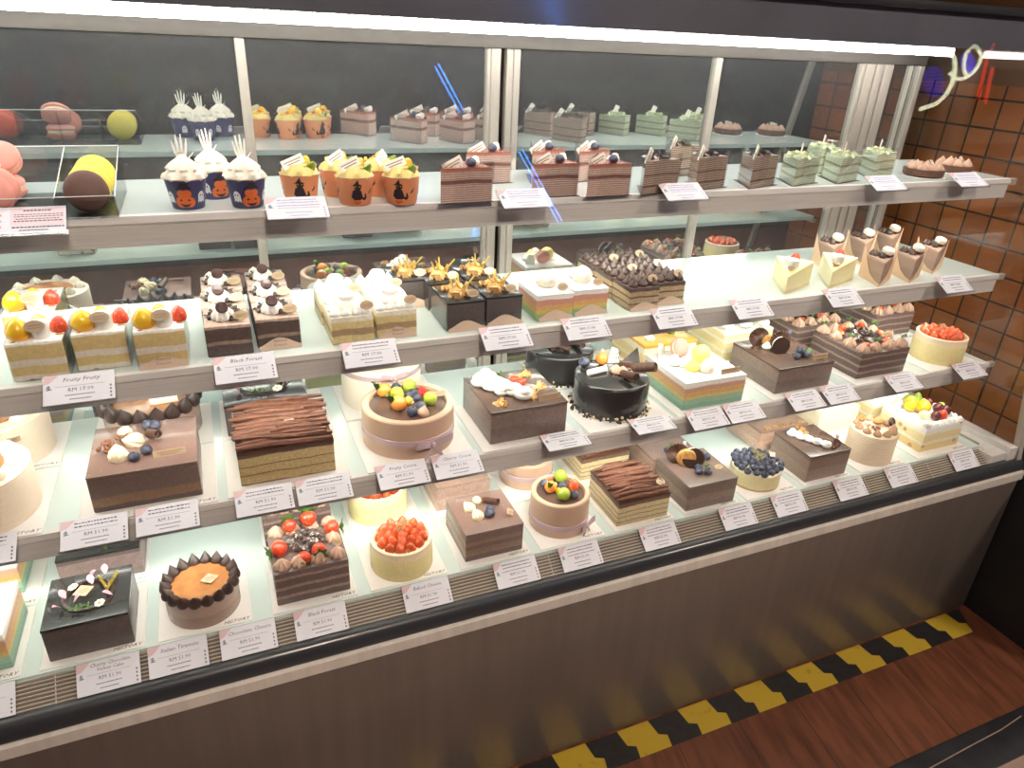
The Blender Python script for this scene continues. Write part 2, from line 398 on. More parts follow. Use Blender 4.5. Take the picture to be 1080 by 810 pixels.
# ------------------------------------------------------------------ the display case
case = thing('display_case', 'long refrigerated cake display case with three lit shelves and slanted front glass', 'display case', (.4, 1.1, 0))
CL = (-.4, -1.1, 0)
def cpart(name, g, ms, parent=None, smooth=True, ang=35):
    return ob(name, g.mesh(name, ms if isinstance(ms, list) else [ms], smooth, ang), parent or case, CL if parent is None else (0, 0, 0))
cpart('base_cabinet', G().box(XL, 1.79, .872, 1.49, .004, .452), 'blackmat', None, False)
cpart('front_panel', G().rbox(XL, 1.79, .866, .8715, .004, .425, .001), 'panel')
g = G().xprism([(.8655, .4515), (.861, .449), (.861, .428), (.8655, .425), (.878, .425), (.878, .4515)], XL, 1.795); cpart('steel_trim', g, 'trim', None, False)
g = G().xprism([(.884, .4782), (.8785, .477), (.874, .472), (.8665, .456), (.868, .4515), (.89, .4515), (.89, .4782)], XL, 1.795); cpart('black_gasket', g, 'gasket', None, True, 60)
g = G().box(XL, 1.70, .8905, .93, .4522, .462); cpart('grille_tray', g, 'grilledark', None, False)
g = G()
for i in range(8): u = i / 7; y = .9245 - .031 * u; z = .5035 - .0255 * u; g.tube([(XL, y, z), (1.70, y, z)], .00115, 6)
for i in range(14): x = -.9 + i * .2; g.tube([(x, .925, .5015), (x, .893, .4755)], .0009, 5)
cpart('air_grille', g, 'grillemat')
g = G().xprism([(.926, .4985), (.895, .473), (.895, .462), (.926, .462)], XL, 1.70); cpart('grille_backing', g, 'grilledark', None, False)
g = G().box(XL, 1.755, .8875, .8905, .470, .4805); cpart('glass_channel', g, 'acrylic', None, False)
g = G().box(XL, 1.69, .927, 1.318, .498, Z4).box(XL, 1.745, 1.318, 1.47, .4525, .49).box(XL, 1.69, .927, .931, .4625, .498); cpart('deck', g, 'shelfglass', None, False)
g = G().box(1.69, 1.745, .8905, 1.318, .4525, .4985).box(1.745, 1.772, .885, 1.465, .4525, .513)
for i in range(7): g.box(1.70, 1.742, .90 + i * .004, .9012 + i * .004, .4985, .4992)
cpart('side_rail', g, 'alu', None, False)
g = G().box(1.689, 1.6915, .93, 1.31, Z4 + .0003, Z4 + .006); cpart('deck_lip', g, 'alu2', None, False)
yg = lambda z: .880 + .17 * (z - .4855) / .9145
def slab(x0, x1, ys, zs, t): return G().xprism([(yg(zs[0]), zs[0]), (yg(zs[1]), zs[1]), (yg(zs[1]) + t, zs[1]), (yg(zs[0]) + t, zs[0])], x0, x1)
cpart('front_glass', slab(XL, 1.7765, 0, (.4785, 1.40), .005), 'front_glass', None, False)
cpart('corner_post', slab(1.777, 1.792, 0, (.4515, 1.41), .016), 'alu2', None, False)
g = G().xprism([(.899, .5135), (1.046 + .012, 1.40), (1.465, 1.40), (1.465, .5135)], 1.764, 1.769); cpart('side_glass', g, 'side_glass', None, False)
g = G().box(XL - .02, XL, .88, 1.49, .45, 1.43); cpart('end_panel', g, 'alu2', None, False)
g = G().box(XL, 1.79, 1.062, 1.49, 1.428, 1.446).box(XL, 1.79, 1.05, 1.063, 1.387, 1.446); cpart('top_header', g, 'headermat', None, False)
cpart('top_cap', G().rbox(XL - .02, 1.80, 1.036, 1.50, 1.4465, 1.461, .003), 'gasket')
# rear sliding doors
YD = 1.45
for a, b in [(-.98, -.477), (-.398, .0773), (.0959, .551), (.623, 1.103), (1.124, 1.551), (1.661, 1.724), (1.729, 1.755)]:
    cpart('door_pane', G().box(a - .004, b + .004, YD + .0035, YD + .0075, .5085, 1.352), 'mirror', None, False)
g = G().rbox(XL, 1.77, YD - .008, YD + .014, 1.3465, 1.379, .002); cpart('door_head_rail', g, 'headrail')
g = G().rbox(XL, 1.77, YD - .004, YD + .014, .490, .506, .002); cpart('door_sill_rail', g, 'alu2')
for segs in [[(-.472, -.443), (-.430, -.399)], [(.0796, .0959)], [(.551, .5585), (.5595, .580), (.593, .607), (.608, .623)], [(1.1055, 1.124)], [(1.551, 1.562), (1.565, 1.595), (1.60, 1.624), (1.63, 1.659)], [(1.724, 1.729)], [(1.752, 1.77)]]:
    g = G()
    for a, b in segs: g.rbox(a, b, YD - .0065, YD + .0125, .5065, 1.346, .0018, 1)
    cpart('door_mullion', g, 'alu2')
# lamps of the case
g = G().box(XL + .02, 1.705, 1.325, 1.335, 1.3715, 1.381)
for i in range(179): x = XL + .03 + i * .015; g.box(x, x + .006, 1.326, 1.334, 1.381, 1.3868)
cpart('led_strip', g, 'led', None, False)
cpart('led_channel', G().box(XL + .02, 1.72, 1.3355, 1.40, 1.382, 1.428), 'alu2', None, False)
cpart('front_led_strip', G().box(XL + .02, 1.72, 1.066, 1.078, 1.393, 1.401), 'led', None, False)
# shelves
for zz, yf, xe in [(Z1, 1.056, 1.655), (Z2, 1.013, 1.665), (Z3, .970, 1.678)]:
    sh = cpart('shelf', G().box(XL, xe, yf + .0085, 1.311, zz - .010, zz), 'shelfglass', None, False)
    g = G().xprism([(yf + .0085, zz), (yf + .002, zz - .001), (yf, zz - .010), (yf + .002, zz - .0125), (yf + .0035, zz - .0135), (yf + .0045, zz - .036), (yf + .004, zz - .0425), (yf + .016, zz - .0425), (yf + .016, zz - .0105), (yf + .0085, zz - .0105)], XL, xe + .004)
    cpart('front_rail', g, 'alu', sh, False)
    g = G().box(XL + .02, xe - .02, yf + .0165, yf + .026, zz - .030, zz - .024); cpart('led_strip', g, 'led_shelf', sh, False)
    g = G().box(xe + .0045, xe + .024, yf + .001, yf + .010, zz - .014, zz - .001).box(xe, xe + .012, yf + .012, 1.311, zz - .02, zz - .0105); cpart('shelf_bracket', g, 'alu2', sh, False)

# ------------------------------------------------------------------ price cards
def price_card(x, y, z, tilt, w, h, title, price, label, group, wt=0, holder=True, ink='ink', dash=0):
    t = thing('price_card', label, 'price card', (x, y, z), 0, group); t.rotation_euler = (R(tilt), 0, R(wt))
    part('card', G().box(0, w, 0, h, 0, .0007), 'paper', t, False)
    if holder:
        g = G().box(-.002, w + .002, -.003, h + .001, -.0022, -.0003).box(-.002, w + .002, -.003, -.0012, -.0003, .0035)
        part('card_holder', g, 'acrylic', t, False)
    zt = .0009
    rows = title.split('/')
    for i, r_ in enumerate(rows):
        if r_: ob('printed_text', text_mesh(r_, h * (.19 if len(rows) == 1 else .16), ink, 'CENTER', .2), t, (w * .53, h * (.74 if len(rows) == 1 else .82 - .15 * i), zt))
    g = G()
    if dash or not title:
        r2 = random.Random(int(abs(x) * 1000) + int(z * 100)); yy = h * .84
        for k in range(dash or 2):
            xx = w * .2; sz = h * (.04 if k < 2 else .022)
            while xx < w * .84:
                d = r2.uniform(.02, .055) * w; g.box(xx, xx + d, yy, yy + sz * r2.uniform(.7, 1.2), .0007, .0009); xx += d + w * .014
            yy -= h * .12
    g.box(w * .16, w * .86, h * .585, h * .592, .0007, .0009)
    for (a, b, yy) in [(.30, .70, .26), (.36, .66, .12)]:
        xx = w * a
        r2 = random.Random(int(x * 999))
        while xx < w * b:
            d = r2.uniform(.015, .04) * w; g.box(xx, xx + d, h * yy, h * yy + h * .03, .0007, .0009); xx += d + w * .01
    for yy in (.08, .2, .32, .44): g.box(w * .93, w * .955, h * yy, h * (yy + .06), .0007, .0009)
    part('small_print', g, ink, t, False)
    if price: ob('printed_price', text_mesh(price, h * .17, ink), t, (w * .52, h * .40, zt))
    g = G().prism([(0, h * .7), (w * .08, h * .74), (w * .17, h * .9), (w * .22, h), (0, h)], .0007, .0009); part('pink_corner', g, 'pinkink', t, False)
    g = G()
    for k in range(3): g.prism([(w * .035, h * (.5 + .05 * k)), (w * (.13 - .015 * k), h * (.52 + .055 * k)), (w * .075, h * (.555 + .055 * k))], .0007, .00095)
    part('leaf_mark', g, 'tealink', t, False)
    return t
W_, H_ = .084, .0465
TG = 'price cards along the shelf fronts'
# top shelf
t = thing('price_card', 'wide pink and blue macaron price card at the left end of the top shelf', 'price card', (-.262, 1.018, 1.128), 0, TG); t.rotation_euler = (R(32), 0, 0)
part('card', G().box(0, .094, 0, .044, 0, .0007), 'paper', t, False)
g = G().box(.034, .092, .012, .042, .0007, .0009); part('pink_panel', g, pbr('pale_pink_print', (232, 206, 212), .5), t, False)
g = G()
for k, c in enumerate([.010, .020, .030]): g.ball((.017, c, .0012), .009, 10, k % 2, (1, .42, .05))
part('macaron_picture', g, ['pinkmac', pbr('pale_blue_print', (160, 180, 216), .5)], t)
g = G(); r2 = random.Random(3)
for (y0, a, b, hh) in [(.036, .048, .078, .0022), (.030, .038, .088, .0012), (.0265, .038, .088, .0012), (.0225, .040, .086, .0012), (.0185, .038, .088, .0018), (.008, .036, .090, .0022), (.003, .044, .074, .0018)]:
    xx = a
    while xx < b: d = r2.uniform(.002, .004); g.box(xx, xx + d, y0, y0 + hh, .0009, .0011); xx += d + .001
part('small_print', g, 'ink', t, False)
part('card_holder', G().box(-.002, .096, -.003, .045, -.0022, -.0003).box(-.002, .096, -.003, -.0012, -.0003, .003), 'acrylic', t, False)
for x, l in [(.073, 'by the lone orange cupcake'), (.424, 'below the first red crepe slices'), (.727, 'below the first chocolate crepe slice'), (1.212, 'below the rightmost green crepe slice'), (1.452, 'below the chocolate tarts')]:
    price_card(x, 1.02, 1.1295, 28, W_, .045, '', '', 'white price card with violet lettering ' + l + ' on the top shelf', TG, ink='bluink', dash=4)
# second shelf
for x, ti, pr, l, d in [(-.234, 'Fruity Fruity', 'RM 17.00', 'price card reading Fruity Fruity below the orange fruit cake slices', 0),
                     (-.024, 'Black Forest', 'RM 17.00', 'bluish price card below the cherry topped chocolate slices on second shelf', 0),
                     (.158, '', 'RM 17.00', 'price card below the white cream topped slices on second shelf', 2),
                     (.384, '', 'RM 17.00', 'price card between the crumble topped dark slices and rainbow slices', 2),
                     (.534, '', 'RM 17.00', 'price card below the right rainbow slice on second shelf', 2),
                     (.716, '', 'RM 17.00', 'price card below the chocolate drop topped slices', 2),
                     (.893, '', 'RM 17.00', 'price card below the empty stretch of the second shelf', 2),
                     (1.127, '', 'RM 17.00', 'price card below the pale cheese wedges on second shelf', 2),
                     (1.452, '', 'RM 17.00', 'rightmost price card of second shelf below the brown wedges', 2)]:
    price_card(x, .976, .911, 32, W_, .0465, ti, pr, l, TG, dash=d)
# third shelf
for x, ti, pr, l, wt in [(-.388, '', 'RM 51.90', 'price card below the white ribbed cake, cut off at the left edge of third shelf', 0), (-.252, '', 'RM 51.90', 'bright price card below left half of the square chocolate cake with blueberries', 0), (-.158, '', 'RM 51.90', 'bright price card below right half of the square chocolate cake with blueberries', 0),
                     (-.023, '', 'RM 51.90', 'bright price card below left half of the flake topped cake on third shelf', 0), (.067, '', 'RM 51.90', 'price card below right half of the flake topped cake on third shelf', 0), (.194, 'Fruity Cocoa', 'RM 51.90', 'price card below the ribbon bow of the round fruit cake, left of a pair', 0),
                     (.288, 'Cherry Cocoa', 'RM 51.90', 'price card right of the ribbon bow, in front of the glass gap', 0), (.493, '', 'RM 51.90', 'flat lying price card below the dark square cake with white cream', 0), (.676, '', 'RM 51.90', 'flat lying price card below the black glazed round cake', 0),
                     (.803, '', 'RM 51.90', 'price card below left half of the square rainbow cake on third shelf', 0), (.892, '', 'RM 51.90', 'price card below right half of the square rainbow cake on third shelf', 0), (1.052, '', 'RM 51.90', 'price card below left half of the chocolate fan cake on third shelf', 0),
                     (1.147, '', 'RM 51.90', 'price card below right half of the chocolate fan cake on third shelf', 0), (1.335, '', 'RM 51.90', 'price card below the strawberry chocolate square cake on third shelf', 0), (1.548, '', 'RM 51.90', 'rightmost price card of third shelf below the yellow strawberry cake', 0)]:
    flat = x in (.493, .676)
    price_card(x, .936, .7075 if not flat else .722, 26 if not flat else 9, W_, .0455, ti, pr, l, TG, wt=wt, dash=0 if ti else 2)
# lower deck
for x, ti, pr, l in [(-.432, 'Rainbow', 'RM 51.90', 'price card at left edge of the grille below the rainbow cake'), (-.272, 'Cherry Chocolate/Velvet Cake', 'RM 51.90', 'price card reading Cherry Chocolate on the grille below the flower decorated black cake'),
                     (-.177, 'Italian Tiramisu', 'RM 51.90', 'price card reading Italian Tiramisu on the grille'), (-.075, 'Chocolate Cheese', 'RM 51.90', 'price card reading Chocolate Cheese on the grille below the dark crowned cake'),
                     (.038, 'Black Forest', 'RM 51.90', 'price card reading Black Forest on the grille'), (.219, 'Baked Cheese', 'RM 51.90', 'price card reading Baked Cheese on the grille'),
                     (.388, '', 'RM 51.90', 'price card on the grille below the square chocolate cake with a diamond plaque'), (.520, '', 'RM 51.90', 'price card on the grille below the small ribboned fruit cake'),
                     (.697, '', 'RM 51.90', 'price card on the grille below the small flake topped layer cake'), (.890, '', 'RM 51.90', 'price card on the grille below the cake with chocolate biscuits'),
                     (1.027, '', 'RM 51.90', 'price card on the grille below the blueberry cheesecake'), (1.203, '', 'RM 51.90', 'price card on the grille below the dark cake with one white cream row'),
                     (1.360, '', 'RM 51.90', 'price card on the grille below the ribbed nut cake'), (1.572, '', 'RM 51.90', 'rightmost price card on the grille below the white fruit basket cake')]:
    price_card(x, .8895, .4795, 39, W_, .046, ti, pr, l, 'price cards standing on the air grille', dash=0 if ti else 3)

# ------------------------------------------------------------------ toppings (one mesh each, shared by every copy)
KIT = {}
def dollop_prof(r, h, tip=.12):
    return [(r * .82, 0), (r, h * .12), (r * .98, h * .3), (r * .8, h * .52), (r * .5, h * .74), (r * .22, h * .9), (r * tip * .5, h)]
def swirl(r, h, star=8, amp=.16, tw=260): return G().lathe(dollop_prof(r, h), 40, star=star, amp=amp, twist=tw)
def kiss(r, h): return G().lathe([(r * .8, 0), (r, h * .16), (r * .93, h * .36), (r * .66, h * .58), (r * .32, h * .8), (r * .05, h)], 16)
def leafg(l, w, lift=.3, T=None, mi=0):
    g = G(); n = 5; top = []; 
    vs = []; fs = []
    for i in range(n + 1):
        t = i / n; ww = w * math.sin(PI * min(1, t * .92 + .06)); z = lift * l * math.sin(t * PI * .6)
        vs += [(l * t, -ww, z), (l * t, 0, z - ww * .35), (l * t, ww, z), (l * t, 0, z - ww * .35 + .0007)]
    for i in range(n):
        a = i * 4; b = a + 4
        fs += [(a, a + 1, b + 1, b), (a + 1, a + 2, b + 2, b + 1), (a, b, b + 3, a + 3), (a + 3, b + 3, b + 2, a + 2)]
    return vs, fs
def calyx(n=6, l=.011, w=.003, T=None):
    g = G(); vs, fs = leafg(l, w, .45)
    for k in range(n): g.add(vs, fs, 0, (T or Matrix()) @ Matrix.Rotation(2 * PI * k / n, 4, 'Z'))
    return g
def text_lines(w, z, rows=2, th=.0004):
    g = G()
    for k in range(rows):
        x = -w / 2
        while x < w / 2: d = w * rnd.uniform(.08, .16); g.box(x, x + d * .8, .0012 - k * .0032 - .001, .0026 - k * .0032 - .001, z, z + th); x += d
    return g
def chunks(n, R0, s0, s1, zmax, seed, flat=False):
    g = G(); q = random.Random(seed)
    for i in range(n):
        a = q.uniform(0, 2 * PI); rr = R0 * math.sqrt(q.random()); s = q.uniform(s0, s1)
        z = zmax * (1 - rr / R0) * q.random() + s * .5
        T = Matrix.Translation((rr * math.cos(a), rr * math.sin(a), z)) @ Euler((q.uniform(0, 6), q.uniform(0, 6), q.uniform(0, 6))).to_matrix().to_4x4()
        if flat: g.box(-s, s, -s * .6, s * .6, -s * .12, s * .12, 0, T)
        else: g.ball((0, 0, 0), s, 7, 0, (1, q.uniform(.5, .9), q.uniform(.4, .8)), T)
    return g
def shavings(n, R0, s, zmax, seed, mi=0):
    """thin curled chocolate shavings heaped up"""
    g = G(); q = random.Random(seed)
    for i in range(n):
        a = q.uniform(0, 2 * PI); rr = R0 * math.sqrt(q.random()); L_ = s * q.uniform(.6, 1.3); w = L_ * q.uniform(.18, .35); cv = q.uniform(.6, 2.2)
        T = Matrix.Translation((rr * math.cos(a), rr * math.sin(a), .002 + zmax * max(0, 1 - rr / R0) * q.uniform(.4, 1))) @ Euler((q.uniform(-.8, .8), q.uniform(-.8, .8), q.uniform(0, 6))).to_matrix().to_4x4()
        vs = []; fs = []; k = 5; th = .0006
        for j in range(k + 1):
            t = (j / k - .5) * cv; x = math.sin(t) * L_ / cv; z = (1 - math.cos(t)) * L_ / cv
            vs += [(x, -w, z), (x, w, z), (x, w, z + th), (x, -w, z + th)]
        for j in range(k):
            A = j * 4
            for e in range(4): fs.append((A + e, A + (e + 1) % 4, A + 4 + (e + 1) % 4, A + 4 + e))
        fs += [(0, 1, 2, 3), (k * 4, k * 4 + 1, k * 4 + 2, k * 4 + 3)]
        g.add(vs, fs, 0, T)
    return g
def fan_disc(r, n=22):
    """upright fluted chocolate disc, standing on its rim, in the XZ plane"""
    g = G(); vs = []; fs = []
    N = n * 4; th = .0016
    for side in (-1, 1):
        for (q, rel) in [(0, 0), (.35, .2), (.75, 1), (1, 1)]:
            for i in range(N):
                a = 2 * PI * i / N; bmp = .0019 * rel * math.cos(n * a)
                vs.append((q * r * math.cos(a), side * th + bmp, r + q * r * math.sin(a)))
    for sd in range(2):
        for j in range(3):
            for i in range(N):
                A = sd * 4 * N + j * N + i; B = sd * 4 * N + j * N + (i + 1) % N
                fs.append((A, B, B + N, A + N) if sd else (B, A, A + N, B + N))
    for i in range(N):
        A = 3 * N + i; B = 3 * N + (i + 1) % N; fs.append((A, B, B + 4 * N, A + 4 * N))
    return g.add(vs, fs)
def hand():
    g = G().prism([(-.005, 0), (.005, 0), (.006, .014), (-.006, .014)], -.0006, .0006)
    for k, (x, l, t) in enumerate([(-.0058, .015, -.16), (-.0022, .021, -.05), (.0016, .022, .05), (.0052, .017, .18)]):
        T = Matrix.Translation((x, .013, 0)) @ Matrix.Rotation(-t, 4, 'Z')
        g.prism([(-.0014, 0), (.0014, 0), (.0012, l * .5), (.0014, l * .55), (.0004, l), (-.0004, l), (-.0014, l * .55), (-.0012, l * .5)], -.0006, .0006, 0, T)
    T = Matrix.Translation((.005, .005, 0)) @ Matrix.Rotation(-.8, 4, 'Z'); g.prism([(-.001, 0), (.001, 0), (.0003, .013), (-.0003, .013)], -.0006, .0006, 0, T)
    return g
def oval(a, b, t=.0016, n=26): return G().prism([(a * math.cos(2 * PI * i / n), b * math.sin(2 * PI * i / n)) for i in range(n)], 0, t)
def mk(kind):
    P = []          # (name, mesh, children)
    a = lambda nm, g, m, ch=(), ang=50: P.append((nm, g.mesh(nm, [m] if not isinstance(m, list) else m, True, ang), ch))
    c = lambda nm, g, m: (nm, g.mesh(nm, [m]), ())
    if kind == 'strawberry':
        a('strawberry', G().lathe([(.001, 0), (.0055, .002), (.0098, .007), (.0112, .012), (.0098, .0165), (.005, .0195), (.001, .0205)], 20), 'straw', [c('leaf', calyx(6, .013, .0036, Matrix.Translation((0, 0, .020))), 'leaf')])
    elif kind == 'strawberry_tip':
        a('strawberry', G().lathe([(.0095, 0), (.011, .004), (.0095, .011), (.0055, .017), (.0015, .020)], 18), 'straw')
    elif kind == 'strawberry_half':
        a('strawberry_half', G().lathe([(.0075, -.002), (.0085, .003), (.0078, .009), (.005, .0145), (.0008, .018)], 16), 'strawcut')
    elif kind == 'raspberry':
        g = G(); q = random.Random(2)
        for k in range(4):
            for i in range(8): an = 2 * PI * (i + .5 * k) / 8; rr = .0062 * math.cos(k * .34); g.ball((rr * math.cos(an), rr * math.sin(an), .003 + k * .0032), .0026, 7)
        g.ball((0, 0, .0145), .003, 7); a('raspberry', g, 'rasp')
    elif kind == 'blueberry':
        g = G().lathe([(.0005, 0), (.0045, .001), (.0074, .0045), (.0076, .0075), (.006, .0108), (.0036, .0124), (.0026, .0131), (.0018, .0118), (.0003, .0112)], 16); a('blueberry', g, 'blue')
    elif kind == 'grape': a('grape', G().ball((0, 0, .0105), .0108, 18, 0, (1, 1, 1.04)), 'grape')
    elif kind == 'red_grape': a('grape', G().ball((0, 0, .0105), .0105, 18, 0, (1, 1, 1.1)), 'darkgrape')
    elif kind == 'physalis':
        vs = G()
        for k in range(4): v_, f_ = leafg(.016, .005, .8); vs.add(v_, f_, 0, Matrix.Translation((-.009, .002, .012)) @ Matrix.Rotation(PI + .5 * (k - 1.5), 4, 'Z') @ Matrix.Rotation(-.5, 4, 'Y'))
        a('physalis', G().ball((0, 0, .011), .0115, 18, 0, (1.05, 1, 1)), 'orangefruit', [c('leaf', vs, 'leaf')])
    elif kind == 'peach': a('peach_wedge', G().lathe([(.001, 0), (.008, .001), (.0125, .007), (.0128, .013), (.010, .019), (.005, .024), (.001, .0262)], 22), 'peach')
    elif kind == 'lychee': a('lychee', G().ball((0, 0, .009), .011, 14, 0, (1, 1, .85)), 'melon')
    elif kind == 'kiwi': a('kiwi_wedge', G().lathe([(.009, 0), (.009, .004), (.004, .014), (.0005, .017)], 5), 'kiwi')
    elif kind.startswith('swirl_'): a('cream_swirl', swirl(.010, .015), kind[6:])
    elif kind.startswith('kiss_'): a('cream_drop', kiss(.0095, .016), kind[5:])
    elif kind.startswith('shell_'): a('cream_shell', G().lathe([(.003, -.012), (.0105, -.006), (.012, 0), (.009, .009), (.0035, .016), (.0006, .019)], 40, star=11, amp=.09, T=Matrix.Rotation(-1.1, 4, 'X')), kind[6:])
    elif kind.startswith('blob_'):
        g = G().ball((0, 0, .006), .011, 14, 0, (1.1, 1, .62)); g.ball((.004, .003, .011), .007, 10, 0, (1, 1, .7)); a('cream_blob', g, kind[5:])
    elif kind.startswith('ball_'): a('sugar_ball', G().ball((0, 0, .009), .0095, 16), kind[5:])
    elif kind == 'meringue':
        g = G().lathe([(.012, 0), (.0155, .004), (.0152, .012), (.011, .02), (.004, .0245), (.0006, .0255)], 40, star=6, amp=.05, twist=220); a('meringue', g, 'meringue')
    elif kind == 'cherry_cookie':
        g = G().lathe([(.0066, 0), (.0078, .0016), (.0078, .0034), (.0066, .0046), (.003, .0042), (.0005, .0036)], 22); a('chocolate_cookie', g, pbr('dark_cookie', (74, 40, 38), .35, coat=.4, var=.3, vscale=200))
    elif kind == 'roll': a('wafer_roll', G().lathe([(.0052, 0), (.0052, .026), (.0036, .026), (.0036, .022), (.002, .022), (.002, .026), (.0004, .026)], 20), pbr('cocoa_wafer', (104, 72, 54), .5, c2=(70, 46, 38), vscale=60, stretch=(1, 1, 4)))
    elif kind == 'white_roll': a('white_chocolate_stick', G().lathe([(.0044, 0), (.0044, .034)], 18), 'whitechoc')
    elif kind == 'white_shard':
        g = G().prism([(-.011, 0), (.010, .001), (.007, .022), (-.004, .026)], 0, .0013, 0); st = G()
        for k in range(5): x = -.007 + .0035 * k; st.prism([(x, .003 + .001 * k), (x + .0008, .003), (x + .004, .017), (x + .0032, .018)], .0013, .0016)
        a('white_chocolate_shard', g, 'whitechoc', [c('dark_stripes', st, 'dark')])
    elif kind == 'card_shard': a('white_chocolate_plaque', G().box(-.011, .011, 0, .0012, 0, .009), 'whitechoc', [c('printed_text', G().box(-.009, .009, -.0002, .0, .005, .006).box(-.007, .007, -.0002, .0, .0025, .0035), 'goldbrown')])
    elif kind == 'dark_triangle': a('dark_chocolate_triangle', G().prism([(-.013, 0), (.013, 0), (.003, .024)], 0, .0014), 'black_glaze')
    elif kind == 'fan': a('chocolate_fan_disc', fan_disc(.019), 'choc')
    elif kind == 'disc':
        a('chocolate_disc', G().lathe([(.019, -.0012), (.0195, 0), (.019, .0012)], 40, T=Matrix.Translation((0, 0, .019)) @ Matrix.Rotation(PI / 2, 4, 'X')), 'dark', [c('white_stripe', G().tube([(.0195 * math.cos(t), -.0016, .019 + .0195 * math.sin(t)) for t in [1.6 + .16 * i for i in range(11)]], .0009, 6), 'whitechoc')])
    elif kind == 'cookie':
        a('biscuit', G().lathe([(.012, -.003), (.0135, 0), (.012, .003)], 24, T=Matrix.Translation((0, 0, .013)) @ Matrix.Rotation(PI / 2, 4, 'X')), 'nut')
    elif kind == 'oval_pick': a('oval_plaque', oval(.0115, .0075), 'gold', [c('printed_text', text_lines(.014, .0016), 'goldbrown')])
    elif kind == 'diamond': a('diamond_plaque', G().prism([(-.013, 0), (0, -.009), (.013, 0), (0, .009)], 0, .0012), 'gold', [c('printed_text', text_lines(.012, .0012), 'goldbrown')])
    elif kind == 'bar_plaque': a('name_plaque', G().box(-.018, .018, 0, .0012, 0, .0085), 'gold', [c('printed_text', G().box(-.014, .014, -.0003, 0, .0048, .006).box(-.010, .010, -.0003, 0, .0025, .0034), 'goldbrown')])
    elif kind == 'daisy':
        g = G()
        for k in range(7): g.ball((.0042 * math.cos(k * 2 * PI / 7), .0042 * math.sin(k * 2 * PI / 7), .0012), .0024, 8, 0, (1, 1, .5))
        a('sugar_daisy', g, 'whitechoc', [c('flower_centre', G().ball((0, 0, .0016), .002, 8, 0, (1, 1, .6)), 'peach')])
    elif kind == 'petal':
        v_, f_ = leafg(.012, .0045, .6); a('sugar_petal', G().add(v_, f_), 'petal')
    elif kind == 'leaf':
        v_, f_ = leafg(.015, .0045, .5); a('leaf', G().add(v_, f_), 'leaf')
    elif kind == 'sprig':
        g = G(); q = random.Random(4)
        for k in range(4):
            y = -.006 + .004 * k; g.tube([(-.016, y, .004), (-.004, y + .002 * q.uniform(-1, 1), .007), (.015, y + q.uniform(-.004, .004), .005)], .0006, 5)
            for j in range(7): x = -.012 + .004 * j; g.ball((x, y + q.uniform(-.002, .002), .0065), .0013, 6, 0, (1.6, .8, .6))
        a('herb_sprig', g, 'thyme')
    elif kind == 'green_sprig':
        g = G()
        for k in range(6): v_, f_ = leafg(.008, .002, .6); g.add(v_, f_, 0, Matrix.Translation((.0025 * k - .006, 0, .003)) @ Matrix.Rotation(k * 1.9, 4, 'Z'))
        a('leaf', g, 'leaf')
    elif kind.startswith('crumb_'): a('crumble', chunks(16, .009, .0016, .0038, .006, 5), kind[6:])
    elif kind == 'cornflakes': a('cornflake_cluster', chunks(22, .011, .003, .0058, .010, 8, True), 'flakecorn')
    elif kind == 'sticks':
        g = G()
        for (x, y, dx, dy, l) in [(-.004, 0, -.25, .25, .026), (.002, .002, .1, .5, .030), (.005, -.002, .7, .1, .030), (-.002, -.004, .5, -.5, .022)]:
            g.tube([(x, y, .002), (x + dx * l, y + dy * l, l * .8)], .0013, 6)
        a('straw_stick', g, 'stick')
    elif kind == 'shavings': a('chocolate_shavings', shavings(70, .024, .010, .012, 3), 'shard')
    elif kind == 'shavings_s': a('chocolate_shavings', shavings(34, .020, .008, .004, 9), 'shard')
    elif kind == 'dark_shavings': a('chocolate_shavings', shavings(26, .022, .012, .010, 12), 'dark')
    elif kind == 'green_shavings': a('mint_shavings', shavings(26, .023, .013, .012, 14), 'mint')
    elif kind == 'hand': a('white_hand_pick', hand(), 'whitechoc')
    elif kind == 'log': a('chocolate_flake_stick', G().tube([(-.055, 0, .003), (-.02, .001, .0045), (.02, -.001, .004), (.055, .0005, .003)], [.0025, .0042, .0038, .0022], 7), 'flake', ang=25)
    return P
def put(kind, parent, loc, rot=(0, 0, 0), s=1.0, name=None):
    if kind not in KIT: KIT[kind] = mk(kind)
    first = None
    for nm, me, ch in KIT[kind]:
        o = ob(name or nm, me, parent, loc, rot, s)
        for cn, cm, _ in ch: ob(cn, cm, o)
        first = first or o
    return first

# ------------------------------------------------------------------ cakes: builders share body(), every cake is one thing
def body(t, w, d, h, stops, name='cake_body', **k):
    return part(name, G().rbox(-w / 2, w / 2, -d / 2, d / 2, 0, h, .0022, 2), layers(name, h, stops, **k), t)
def top_slab(t, w, d, z0, z1, m, name='glaze', r=.0015, dx=0): return part(name, G().rbox(-w / 2 + dx, w / 2 + dx, -d / 2, d / 2, z0, z1, r, 2), m, t)
BOARD = None
def board(x, y, z, w, d, label, text=True):
    t = thing('cake_board', label, 'cake board', (x, y, z), 0, 'white boards under the whole cakes')
    part('card', G().rbox(-w / 2, w / 2, -d / 2, d / 2, 0, .0018, .0004, 1), 'boardw', t)
    if text: ob('printed_text', text_mesh('HISTORY', .0095, 'catblack', 'RIGHT', .3), t, (w / 2 - .004, -d / 2 + .004, .0018))
    return t
def ribbed(t, r, h, m, n=16, name='cake_body'):
    pr = [(r * .97, 0)]
    for i in range(n):
        z = h * (i + .5) / n; pr += [(r * .968, z - h * .42 / n), (r, z - h * .15 / n), (r, z + h * .15 / n)]
    pr += [(r * .97, h), (r * .9, h + .001), (.001, h + .001)]
    return part(name, G().lathe(pr, 56), m, t)
